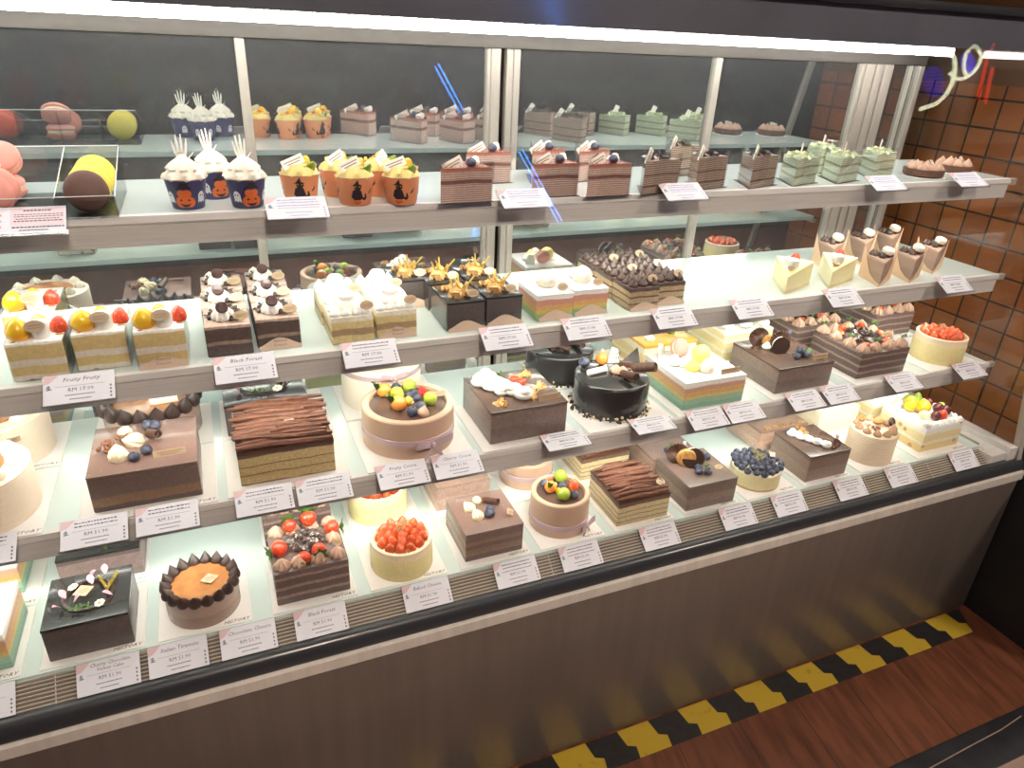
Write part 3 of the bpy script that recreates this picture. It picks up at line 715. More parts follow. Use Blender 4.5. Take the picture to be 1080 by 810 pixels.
def bow(t, r, z, ang, s=1.0):
    T = Matrix.Rotation(ang + PI / 2, 4, 'Z') @ Matrix.Translation((0, -r - .002, z)) @ Matrix.Scale(s, 4)
    g = G()
    def band(pts, w):
        vs = []; fs = []
        for (x, y, zz) in pts: vs += [(x, y - .0004, zz - w), (x, y - .0004, zz + w), (x, y + .0004, zz + w), (x, y + .0004, zz - w)]
        for i in range(len(pts) - 1):
            A = i * 4
            for e in range(4): fs.append((A + e, A + (e + 1) % 4, A + 4 + (e + 1) % 4, A + 4 + e))
        fs += [(0, 1, 2, 3), tuple(len(vs) - 4 + i for i in range(4))]
        g.add(vs, fs, 0, T)
    for sx in (-1, 1):
        loop = [(sx * x, y, zz) for x, y, zz in [(0, -.004, 0), (.010, -.008, .005), (.022, -.011, .009), (.028, -.008, .008), (.024, -.004, .004), (.012, -.003, .001), (0, -.003, 0)]]
        band(loop, .0055)
        band([(sx * x, y, zz) for x, y, zz in [(0, -.004, 0), (.006, -.006, -.009), (.013, -.005, -.019), (.016, -.006, -.027)]], .0042)
    g.ball((0, -.005, 0), .0045, 10, 0, (1, .8, 1.1), T)
    return part('ribbon_bow', g, 'ribbon', t, True, 60)
def ribbon(t, r, z, w=.011):
    return part('ribbon', G().lathe([(r, z - w / 2), (r + .0012, z - w / 2 + .0006), (r + .0012, z + w / 2 - .0006), (r, z + w / 2)], 56, cap=False), 'ribbon', t)
B2 = .0018

# ================================================================== THIRD SHELF, front row (whole cakes)
def whole(name_label, cat, x, y, z, rz=0): return thing('cake', name_label, cat, (x, y, z), rz)
F3, B3 = Z3 + B2, Z3 + B2
XS3 = [-.37, -.14, .062, .276, .478, .686, .884, 1.118, 1.348, 1.567]
NM3 = ['white ribbed cake', 'square chocolate cake with blueberries', 'flake topped cake', 'round fruit cake with ribbon', 'dark square cake with white cream', 'black glazed cake', 'square rainbow cake', 'chocolate fan cake', 'strawberry chocolate square cake', 'yellow strawberry cake']
for i, (x, nm) in enumerate(zip(XS3, NM3)):
    board(x, 1.062, Z3, .188 if x < 1.5 else .17, .176, 'white cake card under the %s, third shelf front' % nm)
    if i != 4: board(x, 1.232, Z3, .188 if x < 1.5 else .17, .150, 'white cake card behind the %s, third shelf rear' % nm, x < -.2)
CK = 'whole cake'
def white_ribbed(t, r, h):
    ribbed(t, r, h, pbr('ribbed_cream', (240, 224, 204), .5, var=.05), 22)
    part('caramel_top', G().lathe([(r * .62, h), (r * .62, h + .003), (r * .58, h + .0042), (.001, h + .0042)], 40), 'caramel', t)
    for k in range(9): a = 2 * PI * k / 9; put('swirl_cream', t, (r * .78 * math.cos(a), r * .78 * math.sin(a), h), s=1.1)
    put('bar_plaque', t, (.035, -r + .004, h - .02), (.2, 0, .45))
t = whole('white ribbed round cake with caramel top, cut off at the left of the front row', CK, XS3[0], 1.055, F3); white_ribbed(t, .083, .072)
t = whole('white ribbed round cake behind the other, half hidden at the left end of third shelf', CK, XS3[0], 1.228, F3); white_ribbed(t, .080, .072)

# square chocolate cake
t = whole('square chocolate cake with cream shells, walnut crumble and blueberries', CK, -.14, 1.070, F3); h = .060
body(t, .147, .147, h - .002, [(0, (72, 50, 44)), (.16, (132, 92, 58)), (.42, (98, 72, 62)), (.97, (86, 62, 54))], coat=.5)
top_slab(t, .1475, .1475, h - .002, h + .0015, 'cocoa')
for kx, ky, kind, rz, s in [(-.033, -.032, 'shell_ivory', .2, 1.15), (-.012, .006, 'shell_ivory', 2.0, 1.1), (-.028, .038, 'shell_ivory', 2.6, .9), (-.052, .0, 'crumb_walnut', 0, 1.5), (-.03, .018, 'crumb_walnut', 1, 1.2), (-.042, -.012, 'crumb_walnut', 2, 1.2)]:
    put(kind, t, (kx, ky, h + .006), (0, 0, rz), s)
put('roll', t, (.006, .022, h + .009), (1.25, 0, .5), 1.3)
for kx, ky in [(-.012, -.042), (.003, -.028), (.012, .048), (.002, .052)]: put('blueberry', t, (kx, ky, h + .001), (.2, .2, kx * 50), 1.15)
put('bar_plaque', t, (.036, -.045, h + .001), (-.5, 0, .05), 1.25)

# flake topped cake
def flake_cake(t, w, d, h, n, seed, lay):
    body(t, w, d, h - .006, lay, grain=.3)
    top_slab(t, w + .001, d + .001, h - .006, h, 'choc', 'dark_top')
    q = random.Random(seed)
    for k in range(n):
        y = -d / 2 + d * (k + .5) / n; zz = h + .001 + .004 * math.sin(k * 1.7) ** 2
        put('log', t, (q.uniform(-.006, .006) * w / .147, y, zz), (q.uniform(-.6, .6), q.uniform(-.03, .03), q.uniform(-.10, .10)), (w / .108 * q.uniform(.92, 1.04), w / .108 * q.uniform(.9, 1.15), w / .12))
        if k % 2: put('log', t, (q.uniform(-.2, .2) * w, y + .002, zz + .005), (q.uniform(-.6, .6), q.uniform(-.06, .06), q.uniform(-.18, .18)), (w / .108 * q.uniform(.4, .6), w / .12, w / .13))
TIR = [(0, (96, 66, 48)), (.05, (196, 164, 98)), (.33, (92, 60, 44)), (.36, (200, 170, 104)), (.62, (96, 62, 46)), (.65, (200, 170, 104)), (.94, (88, 58, 48))]
t = whole('layered sponge cake topped with a row of brown chocolate flake sticks, third shelf', CK, .062, 1.072, F3); flake_cake(t, .146, .146, .060, 17, 11, TIR)
put('card_shard', t, (.012, -.02, .072), (-.3, 0, 0), .7)

# round fruit cake with ribbon
def fruit_round(t, r, h, wall=.012):
    tan = pbr('pale_sponge_wall', (212, 178, 152), .5, var=.1, vscale=14, stretch=(1, 1, .3), coat=.2)
    part('cake_body', G().lathe([(r - .001, 0), (r, .002), (r, h - .002), (r - .002, h), (r - wall, h), (r - wall - .001, h - .008), (.001, h - .008)], 64), tan, t)
    part('chocolate_filling', G().lathe([(r - wall - .0015, h - .0085), (r - wall - .0015, h - .0058), (.001, h - .0052)], 48), 'glaze', t)
t = whole('round tan cake with mauve ribbon bow and mixed fruit on chocolate, third shelf', CK, .276, 1.069, F3); h = .070; fruit_round(t, .080, h)
for k, x, y, s in [('physalis', -.030, .042, 1.15), ('blueberry', -.008, .056, 1.2), ('grape', .013, .048, 1.15), ('grape', -.012, .022, 1.15), ('blueberry', .006, .018, 1.1), ('blueberry', .016, .028, 1.1), ('blueberry', .017, .004, 1.1), ('raspberry', .036, .024, 1.1), ('physalis', -.018, -.014, 1.2), ('peach', .0, .0, .6), ('blueberry', -.004, -.040, 1.25), ('blueberry', .016, -.026, 1.25), ('kiss_pinkmocha', .014, -.044, 1.15), ('grape', .036, -.012, 1.15), ('strawberry_half', -.012, .038, .9), ('swirl_cream', .004, .004, .8)]:
    put(k, t, (x, y, h - .006), (rnd.uniform(-.2, .2), rnd.uniform(-.2, .2), rnd.uniform(0, 6) if k != 'physalis' else .4), s)
put('bar_plaque', t, (.050, -.002, h + .002), (-.4, 0, .1), 1.1)
ribbon(t, .0803, .030, .012); bow(t, .0815, .028, -1.35, 1.25)

# dark square cake with white cream row
def rect_cake(t, w, h, lay=None):
    body(t, w, w, h - .004, lay or [(0, (110, 88, 80)), (.5, (124, 100, 90)), (.97, (92, 70, 62))], wob=.004, wscale=14, coat=.6)
    top_slab(t, w + .0006, w + .0006, h - .0042, h, 'glaze')
t = whole('dark square cake with a row of white cream, strawberry bits and orange flower crumbs', CK, .478, 1.068, F3); h = .064; rect_cake(t, .149, h)
for k in range(5): put('blob_white', t, (-.046 + .012 * k, .044 - .020 * k, h - .001), (0, 0, k), 1.65)
for k in range(3): put('blob_white', t, (-.058 + .014 * k, .034 - .022 * k, h - .001), (0, 0, k * 2), 1.3)
for x, y, s in [(.008, .030, .9), (.014, .014, .9)]: put('strawberry_tip', t, (x, y, h), (.9, 0, x * 90), s)
for x, y, s in [(.046, .05, 1.0), (.05, -.008, 1.1), (.022, -.028, 1.3), (-.046, -.05, 1.2), (-.036, .05, .8), (.03, .044, .7), (.018, -.046, 1.0)]: put('cornflakes', t, (x, y, h - .001), (0, 0, x * 70), s * .85)
put('green_sprig', t, (-.008, .05, h + .004), (0, 0, .4)); put('bar_plaque', t, (.046, -.058, h), (-.3, 0, .05), 1.25)

# black glazed round cake
def black_round(t, r, h, pearls=True, seed=1):
    part('cake_body', G().lathe([(r, 0), (r, h - .006), (r - .0015, h - .002), (r - .005, h), (.001, h)], 64), 'black_glaze', t)
    g = G(); q = random.Random(seed); w = []
    for k in range(150): a = q.uniform(0, 2 * PI); rr = r + q.uniform(-.001, .009); g.ball((rr * math.cos(a), rr * math.sin(a), q.uniform(.002, .010) * (1 - (rr - r) / .012)), q.uniform(.002, .0032), 7, 1 if q.random() < .5 else 0)
    o = part('pearl_border', g, ['dark', 'ivory'], t); o['kind'] = 'stuff'
t = whole('black glazed round cake with pearl border, white stick and wafer rolls on top', CK, .686, 1.068, F3); h = .066; black_round(t, .0745, h)
put('ball_orangefruit', t, (.000, .044, h), s=1.4); put('blueberry', t, (-.038, .046, h), s=1.5); put('kiss_pinkmocha', t, (.006, .054, h + .018), s=.8)
put('white_roll', t, (-.05, .006, h + .006), (0, PI / 2, .16), (1.4, 1.4, 1.25)); put('white_shard', t, (.026, .040, h + .002), (1.2, .1, -.1), 1.25)
for x, y, rx, rz, s in [(.030, .018, 1.3, .3, 1.25), (.008, -.024, 1.35, .2, 1.5), (.040, -.012, 1.25, .6, 1.8)]: put('roll', t, (x, y, h + .007 * s), (rx, 0, rz), s)
for x, y in [(.020, -.006), (.024, -.030), (.010, .004)]: put('swirl_pinkmocha', t, (x, y, h), s=1.1)
put('dark_triangle', t, (.056, .022, h + .004), (1.0, .2, -.5), 1.5)

# square rainbow cake
RB = [(0, (122, 178, 150)), (.2, (146, 196, 160)), (.40, (218, 196, 112)), (.52, (226, 168, 92)), (.70, (206, 150, 122)), (.86, (234, 212, 192)), (.9, (246, 242, 232))]
def rainbow_cake(t, w, h):
    body(t, w, w, h - .004, RB, grain=.15); top_slab(t, w + .0006, w + .0006, h - .0042, h, 'white', 'cream_top')
t = whole('square rainbow layer cake with macaron and meringue on white top, third shelf', CK, .884, 1.068, F3); h = .060; rainbow_cake(t, .148, h)
def macaron(parent, loc, rot, mat, s=1.0, fill='ivory'):
    pr = [(.001, .0022), (.019, .0022), (.0212, .0034), (.0212, .0058), (.0202, .0074), (.0165, .0108), (.009, .0128), (.001, .0134)]
    k = 'mac_' + mat
    if k not in KIT:
        KIT[k] = [('macaron_shell', G().lathe(pr, 32).mesh('macaron_shell', [mat]), ()), ('macaron_shell', G().lathe([(r_, -z_) for r_, z_ in pr], 32).mesh('macaron_shell', [mat]), ()), ('filling', G().lathe([(.019, -.0021), (.0196, 0), (.019, .0021)], 28).mesh('filling', [fill]), ())]
    for nm, me, _ in KIT[k]: ob(nm, me, parent, loc, rot, s)
macaron(t, (-.012, .044, h + .020), (1.1, 0, .2), 'pinkmac', .95)
put('white_shard', t, (-.052, .046, h), (1.3, 0, .5), 1.3); put('blob_white', t, (-.048, .01, h), s=1.3); put('blob_white', t, (-.03, -.004, h), s=1.3)
put('ball_mousse_yel', t, (.018, .008, h - .002), s=2.1); put('kiss_mousse_yel', t, (-.024, -.022, h), s=1.6); put('meringue', t, (.0, -.038, h), s=.95); put('meringue', t, (.018, -.020, h), s=.75)
put('bar_plaque', t, (.044, -.060, h), (-.2, 0, .04), 1.3, 'name_plaque')

# chocolate fan cake
t = whole('square chocolate cake with upright chocolate fan discs and blueberries, third shelf', CK, 1.118, 1.070, F3); h = .058; rect_cake(t, .150, h)
put('fan', t, (-.034, .044, h - .002), (0, 0, -.3), 1.15); put('fan', t, (-.004, .008, h - .002), (-.1, 0, -.35), 1.2); put('disc', t, (-.018, -.010, h - .002), (-.15, 0, -.3), 1.05)
put('cookie', t, (-.014, .036, h), (0, 0, -.4)); put('blob_white', t, (-.028, .022, h), s=.9)
for x, y, z in [(.024, .022, .026), (.0, -.040, 0), (.014, -.030, 0), (.022, -.042, 0), (.010, -.036, .011)]: put('blueberry', t, (x, y, h + z), (.3, 0, x * 60), 1.05)
put('leaf', t, (.034, -.036, h + .002), (0, -.3, .5), 1.1); put('bar_plaque', t, (.052, -.058, h), (-.3, 0, .05), 1.2)

# strawberry chocolate square cake
CH4 = [(0, (86, 62, 56)), (.2, (150, 116, 104)), (.29, (88, 64, 58)), (.48, (152, 118, 106)), (.57, (90, 66, 60)), (.78, (152, 120, 108)), (.86, (98, 74, 68))]
def straw_choc(t, w, h, seed=1, full=True):
    body(t, w, w, h, CH4, grain=.3, coat=.45)
    q = random.Random(seed); n = 5
    spots = [(-1, -1), (-.35, -1), (.35, -1), (1, -1), (1, -.3), (1, .4), (1, 1), (.3, 1), (-.4, 1), (-1, 1), (-1, .35), (-1, -.35)]
    for i, (a, b) in enumerate(spots):
        put('swirl_pinkmocha', t, (a * w * .40, b * w * .40, h - .0005), (0, 0, i), 1.35)
        if full and i % 2 == 0: put('strawberry_half', t, (a * w * .33, b * w * .33, h + .008), (1.0, 0, i * .9), 1.0)
        if full and i % 2: put('green_sprig', t, (a * w * .41, b * w * .41, h + .016), (0, 0, i), 1.35)
    put('shavings', t, (0, 0, h + .002), s=1.75)
t = whole('square chocolate layer cake ringed by mocha swirls, mint leaves and strawberries, third shelf', CK, 1.348, 1.070, F3); straw_choc(t, .146, .060)
put('bar_plaque', t, (.046, -.030, .074), (-.5, 0, .1), 1.1)

# yellow strawberry cake
def straw_round(t, r, h, seed, body_c=(238, 218, 140)):
    part('cake_body', G().lathe([(r - .001, 0), (r, .003), (r, h * .72), (r - .0015, h * .76), (r - .0015, h - .001), (r - .003, h), (r - .007, h), (r - .0075, h - .007), (.001, h - .007)], 56), layers('pale_cheese_body', h, [(0, body_c), (.74, (246, 220, 176))], grain=.1, coat=.4), t)
    q = random.Random(seed); n = 0
    for ring, cnt in ((.78, 12), (.48, 8), (.16, 3)):
        for i in range(cnt):
            a = 2 * PI * i / cnt + ring * 3
            put('strawberry_half', t, (r * ring * .88 * math.cos(a), r * ring * .88 * math.sin(a), h - .008 + .006 * (1 - ring)), (.35 * math.sin(a) * ring, -.35 * math.cos(a) * ring, q.uniform(0, 6)), 1.05)
    put('sprig', t, (0, r * .1, h + .012), (0, 0, .8), .9)
t = whole('round yellow cheesecake heaped with glazed strawberries, far right of third shelf', CK, 1.572, 1.036, F3); straw_round(t, .0575, .062, 3)

# ------------------------------------------------------------------ third shelf, back row
def crown_cake(t, r, h, nd, m='darkcream'):
    part('cake_body', G().lathe([(r * .98, 0), (r, .002), (r, h), (.001, h)], 48), layers('crown_cake_body', h, [(0, (150, 116, 96)), (.5, (168, 132, 112))], coat=.6, grain=.12), t)
    part('caramel_top', G().lathe([(r * .82, h - .001), (r * .8, h + .004), (.001, h + .0055)], 40), 'caramel', t)
    for k in range(nd): a = 2 * PI * k / nd; put('kiss_' + m, t, (r * .9 * math.cos(a), r * .9 * math.sin(a), h - .001), (-math.sin(a) * .3, math.cos(a) * .3, 0), (r / .054, r / .054, r / .054 * 1.35))
t = whole('round caramel cake ringed with dark cream peaks behind the blueberry chocolate cake, third shelf', CK, -.138, 1.232, B3); crown_cake(t, .076, .052, 18)
put('white_roll', t, (.0, -.02, .062), (0, PI / 2, .15), (1.6, 1.0, 1.3))
def flower_black(t, w, h, body_c=None):
    body(t, w, w, h - .006, body_c or [(0, (70, 58, 56)), (.96, (58, 48, 48))], wob=.004, coat=.6); top_slab(t, w + .0006, w + .0006, h - .0062, h, 'black_glaze')
    k = w / .113
    g = G().tube([(.033 * k * math.cos(a), .033 * k * math.sin(a), h + .001) for a in [2 * PI * i / 30 for i in range(30)]], .0035, 8, closed=True); part('chocolate_ring', g, 'dark', t)
    for x, y, kd, rz in [(-.022, .022, 'daisy', 0), (.018, -.028, 'daisy', 1), (-.002, .036, 'petal', .4), (.020, .040, 'petal', 1.6), (-.030, .0, 'petal', 2.2), (-.034, -.018, 'petal', 4), (.034, -.014, 'petal', 3.3), (-.018, -.012, 'petal', .2), (.004, .022, 'petal', 2)]:
        put(kd, t, (x * k, y * k, h + .004), (0, -.2, rz), 1.15 * k)
    g = chunks(60, .006, .0012, .0022, .002, 6); q = random.Random(4)
    g = G()
    for i in range(90):
        u = q.uniform(0, 1); x, y = ((.012 + .014 * u, .034 - .034 * u) if i % 2 else (.026 + .012 * u, .0 + .036 * u)); g.ball((x * k, y * k, h + .005 + q.uniform(0, .004)), .0022, 6)
    part('moss_crumble', g, 'moss', t)
    for i in range(3): put('green_sprig', t, ((-.016 + .010 * i) * k, -.033 * k, h + .003), (0, 0, i), .9)
t = whole('square black cake with pink and white sugar flowers behind the flake topped cake', CK, .048, 1.232, B3); flower_black(t, .140, .060)
t = whole('tall plain white round cake with mauve ribbon behind the round fruit cake', CK, .268, 1.240, B3)
part('cake_body', G().lathe([(.0765, 0), (.0765, .082), (.075, .0845), (.001, .085)], 56), pbr('smooth_ivory', (244, 234, 214), .5), t); ribbon(t, .0768, .07, .010); bow(t, .078, .074, -1.5, .9)
t = whole('black glazed round cake with pearl border, half hidden under the second shelf', CK, .655, 1.234, B3); black_round(t, .0725, .062, seed=5)
for a in range(5): put('roll', t, (.03 * math.cos(a * 1.2), .03 * math.sin(a * 1.2) - .01, .067), (1.3, 0, a), 1.3)
t = whole('square mango layer cake with orange glaze behind the rainbow cake', CK, .896, 1.240, B3); h = .064
body(t, .136, .136, h - .008, [(0, (236, 206, 130)), (.3, (246, 232, 190)), (.42, (240, 210, 136)), (.75, (248, 236, 200))], grain=.15); top_slab(t, .137, .137, h - .0082, h, pbr('mango_glaze', (238, 180, 84), .2, coat=.6, var=.06), 'mango_glaze')
put('kiwi', t, (.03, -.02, h), s=1.2); put('leaf', t, (.02, -.03, h + .002), (0, -.2, .3)); put('swirl_cream', t, (-.04, -.04, h), s=1.1)
t = whole('square pale yellow sponge cake behind the chocolate fan cake', CK, 1.110, 1.240, B3); h = .068
body(t, .138, .138, h, [(0, (244, 226, 160)), (.3, (250, 242, 214)), (.4, (240, 216, 146)), (.66, (250, 242, 214)), (.76, (244, 224, 158)), (.93, (250, 246, 230))], grain=.15)
for k in range(9): put('blob_white', t, (-.05 + .05 * (k % 3), -.05 + .05 * (k // 3), h), s=1.4)
t = whole('square chocolate cake with mocha swirls and strawberries, behind and left of its front twin', CK, 1.318, 1.236, B3); straw_choc(t, .140, .060, 5)
t = whole('square chocolate cake with mocha swirls at the back right corner of third shelf', CK, 1.578, 1.240, B3); straw_choc(t, .135, .060, 7)

# ================================================================== LOWER DECK
F4 = Z4 + B2
XD = [-.412, -.25, -.093, .077, .237, .400, .558, .718, .881, 1.039, 1.198, 1.366, 1.565]
ND = ['rainbow cake', 'flower decorated black cake', 'dark crowned cake', 'black forest cake', 'small strawberry cheesecake', 'small square chocolate cake', 'small ribboned fruit cake', 'small flake topped cake', 'biscuit topped cake', 'blueberry cheesecake', 'small dark cake with cream row', 'ribbed nut cake', 'white fruit basket cake']
for i, (x, nm) in enumerate(zip(XD, ND)):
    w = .138 if x < 1.5 else .17
    board(x, 1.006, Z4, w, .150, 'white cake card under the %s, lower deck front' % nm)
    if i not in (2, 9): board(x, 1.162, Z4, w, .150, 'white cake card behind the %s, lower deck rear' % nm, x < -.2)
t = whole('square rainbow cake with white top, cut off at the left edge of the lower deck', CK, XD[0], 1.010, F4); rainbow_cake(t, .118, .066)
t = whole('square rainbow cake in the back row at the left end of the lower deck', CK, XD[0] - .012, 1.178, F4); rainbow_cake(t, .118, .066)
t = whole('square black cake decorated with daisies, pink petals and a diamond plaque', CK, -.250, 1.000, F4); flower_black(t, .114, .062)
put('diamond', t, (-.006, .004, .070), (.35, 0, .35), 1.15)
t = whole('plain dark square cake with a green leaf, behind the flower decorated black cake', CK, -.248, 1.165, F4); body(t, .124, .114, .052, [(0, (112, 88, 84)), (.3, (132, 104, 98)), (.9, (84, 64, 60))], coat=.5); top_slab(t, .1246, .1146, .052, .058, 'black_glaze')
put('leaf', t, (.012, -.05, .058), (0, -.7, 1.6), 1.1)
t = whole('round caramel cake crowned with dark chocolate cream peaks, lower deck', CK, -.093, .992, F4); crown_cake(t, .0555, .046, 18)
put('diamond', t, (.014, -.006, .056), (.3, 0, .15), 1.1)
t = whole('black forest cake with whole strawberries, mocha swirls and heaped chocolate shavings', CK, .077, 1.007, F4); h = .066; body(t, .120, .120, h, CH4, grain=.3, coat=.45)
for a, b in [(-1, -1), (-.4, -1), (.3, -1), (1, -1), (1, 0), (1, 1), (.3, 1), (-.4, 1), (-1, 1), (-1, .1)]: put('swirl_pinkmocha', t, (a * .045, b * .045, h - .0005), (0, 0, a * 3), 1.25)
put('shavings', t, (0, .004, h + .004), s=1.25); put('shavings', t, (.002, .0, h + .012), (0, 0, 2), .95)
for x, y, z, rx, ry, s in [(-.044, -.006, .012, .3, -1.7, 1.3), (-.012, -.040, .010, 1.9, .2, 1.1), (.022, -.032, .012, 1.5, .4, 1.1), (.046, .022, .014, .2, 1.5, 1.25), (.014, .046, .014, -1.2, .2, 1.3), (-.028, .042, .012, -1.3, -.4, 1.1)]: put('strawberry', t, (x * .72, y * .72, h + z), (rx, ry, 0), s)
put('diamond', t, (.048, -.030, h + .016), (1.1, .2, .2), .8)
t = whole('chocolate layer cake mostly hidden behind the black forest cake', CK, .074, 1.166, F4); body(t, .120, .120, .064, CH4, grain=.3); 
for i in range(5): put('swirl_pinkmocha', t, (-.044 + .022 * i, -.046, .0635), (0, 0, i), 1.2)
t = whole('small round yellow cheesecake filled with halved strawberries, lower deck', CK, .237, .987, F4); straw_round(t, .0555, .058, 8)
t = whole('small round yellow strawberry cheesecake in the back row, under the price cards', CK, .232, 1.155, F4); straw_round(t, .0575, .060, 9, (246, 232, 150))
t = whole('small square chocolate cake with cream shells, blueberries and a diamond plaque', CK, .400, 1.003, F4); h = .060
body(t, .113, .116, h - .002, [(0, (92, 66, 56)), (.2, (132, 96, 72)), (.45, (104, 78, 68)), (.6, (134, 100, 78)), (.75, (110, 84, 74))], coat=.6); top_slab(t, .1136, .1166, h - .002, h + .001, 'cocoa')
for x, y, k, rz, s in [(-.024, .012, 'shell_ivory', .5, .9), (-.018, -.016, 'shell_ivory', .2, .9), (-.004, .030, 'shell_ivory', 2.5, .8)]: put(k, t, (x, y, h + .004), (0, 0, rz), s)
put('roll', t, (.010, .024, h + .008), (1.3, 0, .6), 1.2); put('blueberry', t, (.004, -.018, h), s=1.3); put('blueberry', t, (.010, -.004, h), s=1.1); put('crumb_walnut', t, (.006, .036, h), s=.8)
put('diamond', t, (.044, -.022, h + .003), (.5, .3, .6), 1.1)
t = whole('square pinkish brown cake in the back row behind the small square chocolate cake', CK, .396, 1.164, F4); body(t, .114, .114, .058, [(0, (196, 160, 140)), (.5, (182, 142, 124)), (.9, (160, 122, 104))], coat=.5)
t = whole('small round tan cake with sheer ribbon bow and fruit on chocolate, lower deck', CK, .558, 1.001, F4); h = .074; fruit_round(t, .0575, h, .009)
for k, x, y, s in [('blueberry', -.022, .030, 1.1), ('grape', .016, .034, 1.2), ('physalis', -.020, .010, 1.05), ('blueberry', .006, .010, 1.25), ('strawberry_half', .028, .002, 1.3), ('grape', -.008, -.022, 1.2), ('blueberry', .018, -.024, 1.15), ('swirl_cream', -.004, .022, .8), ('strawberry_half', -.006, .036, .8), ('peach', -.004, .0, .5)]:
    put(k, t, (x, y, h - .006), (rnd.uniform(-.2, .2), rnd.uniform(-.2, .2), 1), s)
ribbon(t, .0578, .022, .012); bow(t, .0585, .018, -1.0, .9)
t = whole('round pinkish tan cake with ribbon in the back row behind the small ribboned fruit cake', CK, .560, 1.168, F4); fruit_round(t, .0575, .058, .009); ribbon(t, .0578, .026, .012); bow(t, .0585, .026, -1.3, .8)
TIR2 = [(0, (206, 182, 128)), (.18, (110, 78, 54)), (.21, (222, 198, 142)), (.40, (110, 78, 54)), (.43, (222, 198, 142)), (.62, (110, 78, 54)), (.65, (222, 198, 142)), (.86, (104, 72, 52))]
t = whole('small layered sponge cake topped with chocolate flake sticks and a round tag, lower deck', CK, .718, 1.003, F4); flake_cake(t, .119, .119, .058, 14, 21, TIR2)
put('oval_pick', t, (.052, -.030, .064), (.5, .2, .3), 1.1)
t = whole('layered sponge cake with flake top in the back row behind its smaller front twin', CK, .724, 1.170, F4); flake_cake(t, .119, .119, .058, 12, 22, TIR2)
t = whole('square grey brown cake with upright biscuits and blueberries, lower deck', CK, .881, 1.001, F4); h = .060
body(t, .122, .122, h - .003, [(0, (116, 96, 82)), (.3, (136, 112, 94)), (.6, (112, 90, 78))], wob=.004, coat=.5); top_slab(t, .1224, .1224, h - .003, h, pbr('taupe_glaze', (128, 108, 98), .3, coat=.4, var=.1))
put('fan', t, (-.034, .028, h - .001), (0, 0, -.4), 1.28); put('cookie', t, (-.022, .012, h - .001), (0, 0, -.5), 1.6); put('disc', t, (-.014, -.002, h - .001), (-.25, 0, -.5), 1.2)
for x, y in [(-.012, -.024), (.004, -.030), (-.006, -.012), (.030, .024), (.038, .016)]: put('blueberry', t, (x, y, h), (.2, 0, x * 90), 1.1)
put('green_sprig', t, (.006, -.022, h + .010), (0, 0, .5)); put('oval_pick', t, (.044, -.016, h), (.1, 0, .2), .9)
t = whole('square brown cake with a white petal in the back row behind the biscuit topped cake', CK, .872, 1.120, F4); body(t, .116, .116, .054, [(0, (176, 140, 124)), (.5, (158, 122, 106)), (.9, (118, 88, 78))], coat=.6)
put('leaf', t, (0, -.03, .054), (0, -.4, .3)); put('blueberry', t, (-.014, -.04, .054)); put('white_shard', t, (.036, -.04, .054), (1.2, 0, .3), .7)
t = whole('small round cheesecake covered in blueberries with herb sprigs, lower deck', CK, 1.039, .994, F4); r, h = .0545, .040
part('cake_body', G().lathe([(r - .001, 0), (r, .002), (r, h - .002), (r - .002, h), (.001, h)], 48), layers('baked_cheese_body', h, [(0, (206, 168, 104)), (.12, (240, 224, 160)), (.9, (248, 238, 196))], grain=.1, coat=.3), t)
for cnt, rr, z in [(18, .049, 0), (13, .036, .003), (8, .022, .005), (3, .008, .006)]:
    for i in range(cnt): a = 2 * PI * (i + .3 * cnt) / cnt; put('blueberry', t, (rr * math.cos(a), rr * math.sin(a), h - .001 + z), (rnd.uniform(-.5, .5), rnd.uniform(-.5, .5), i), 1.02)
put('sprig', t, (.0, -.005, h + .016), (0, 0, .6), 1.1); put('sprig', t, (.002, .012, h + .016), (0, 0, 1.3), .9); put('diamond', t, (.036, -.004, h + .018), (.5, 0, .4), .9)
t = whole('small dark square cake with one row of white cream and nut crumbs, lower deck', CK, 1.198, 1.001, F4); h = .066
rect_cake(t, .118, h, [(0, (138, 110, 94)), (.5, (122, 94, 80)), (.9, (96, 72, 62))])
for k in range(5): put('blob_white', t, (-.032 + .010 * k, .032 - .016 * k, h - .001), (0, 0, k), 1.05)
put('crumb_nut', t, (-.012, .018, h + .010), s=1.0); put('crumb_nut', t, (.006, .046, h), s=1.2); put('crumb_walnut', t, (.022, -.040, h), s=1.2); put('cherry_cookie', t, (.036, -.034, h + .004), (.6, 0, 0), 1.3); put('diamond', t, (.046, -.024, h + .012), (1.1, 0, .3), .8)
t = whole('square pink brown cake with nut crumb edge in the back row, behind the blueberry cheesecake', CK, 1.196, 1.140, F4); body(t, .144, .116, .056, [(0, (204, 164, 140)), (.5, (186, 146, 122)), (.88, (132, 98, 82))], coat=.5)
for i in range(5): put('crumb_nut', t, (-.05 + .025 * i, -.05, .056), (0, 0, i), .8)
t = whole('round ribbed cream cake topped with mocha drops, biscuit and nut crumbs, lower deck', CK, 1.372, .986, F4); r, h = .053, .074; ribbed(t, r, h, pbr('ribbed_latte_cream', (236, 218, 190), .5, var=.05), 18)
for k in range(11): a = 2 * PI * k / 11; put('kiss_mocha', t, (r * .74 * math.cos(a), r * .74 * math.sin(a), h), s=1.05)
put('crumb_nut', t, (-.022, .026, h + .014), s=1.2); put('crumb_walnut', t, (-.01, -.01, h + .004), s=1.1); put('crumb_nut', t, (-.028, .0, h + .012), s=.8)
put('ball_nut', t, (.012, .004, h + .008), (0, 0, 0), (1.9, 1.0, .7), 'madeleine'); put('cherry_cookie', t, (.036, -.008, h + .014), (1.1, 0, .3), 1.5)
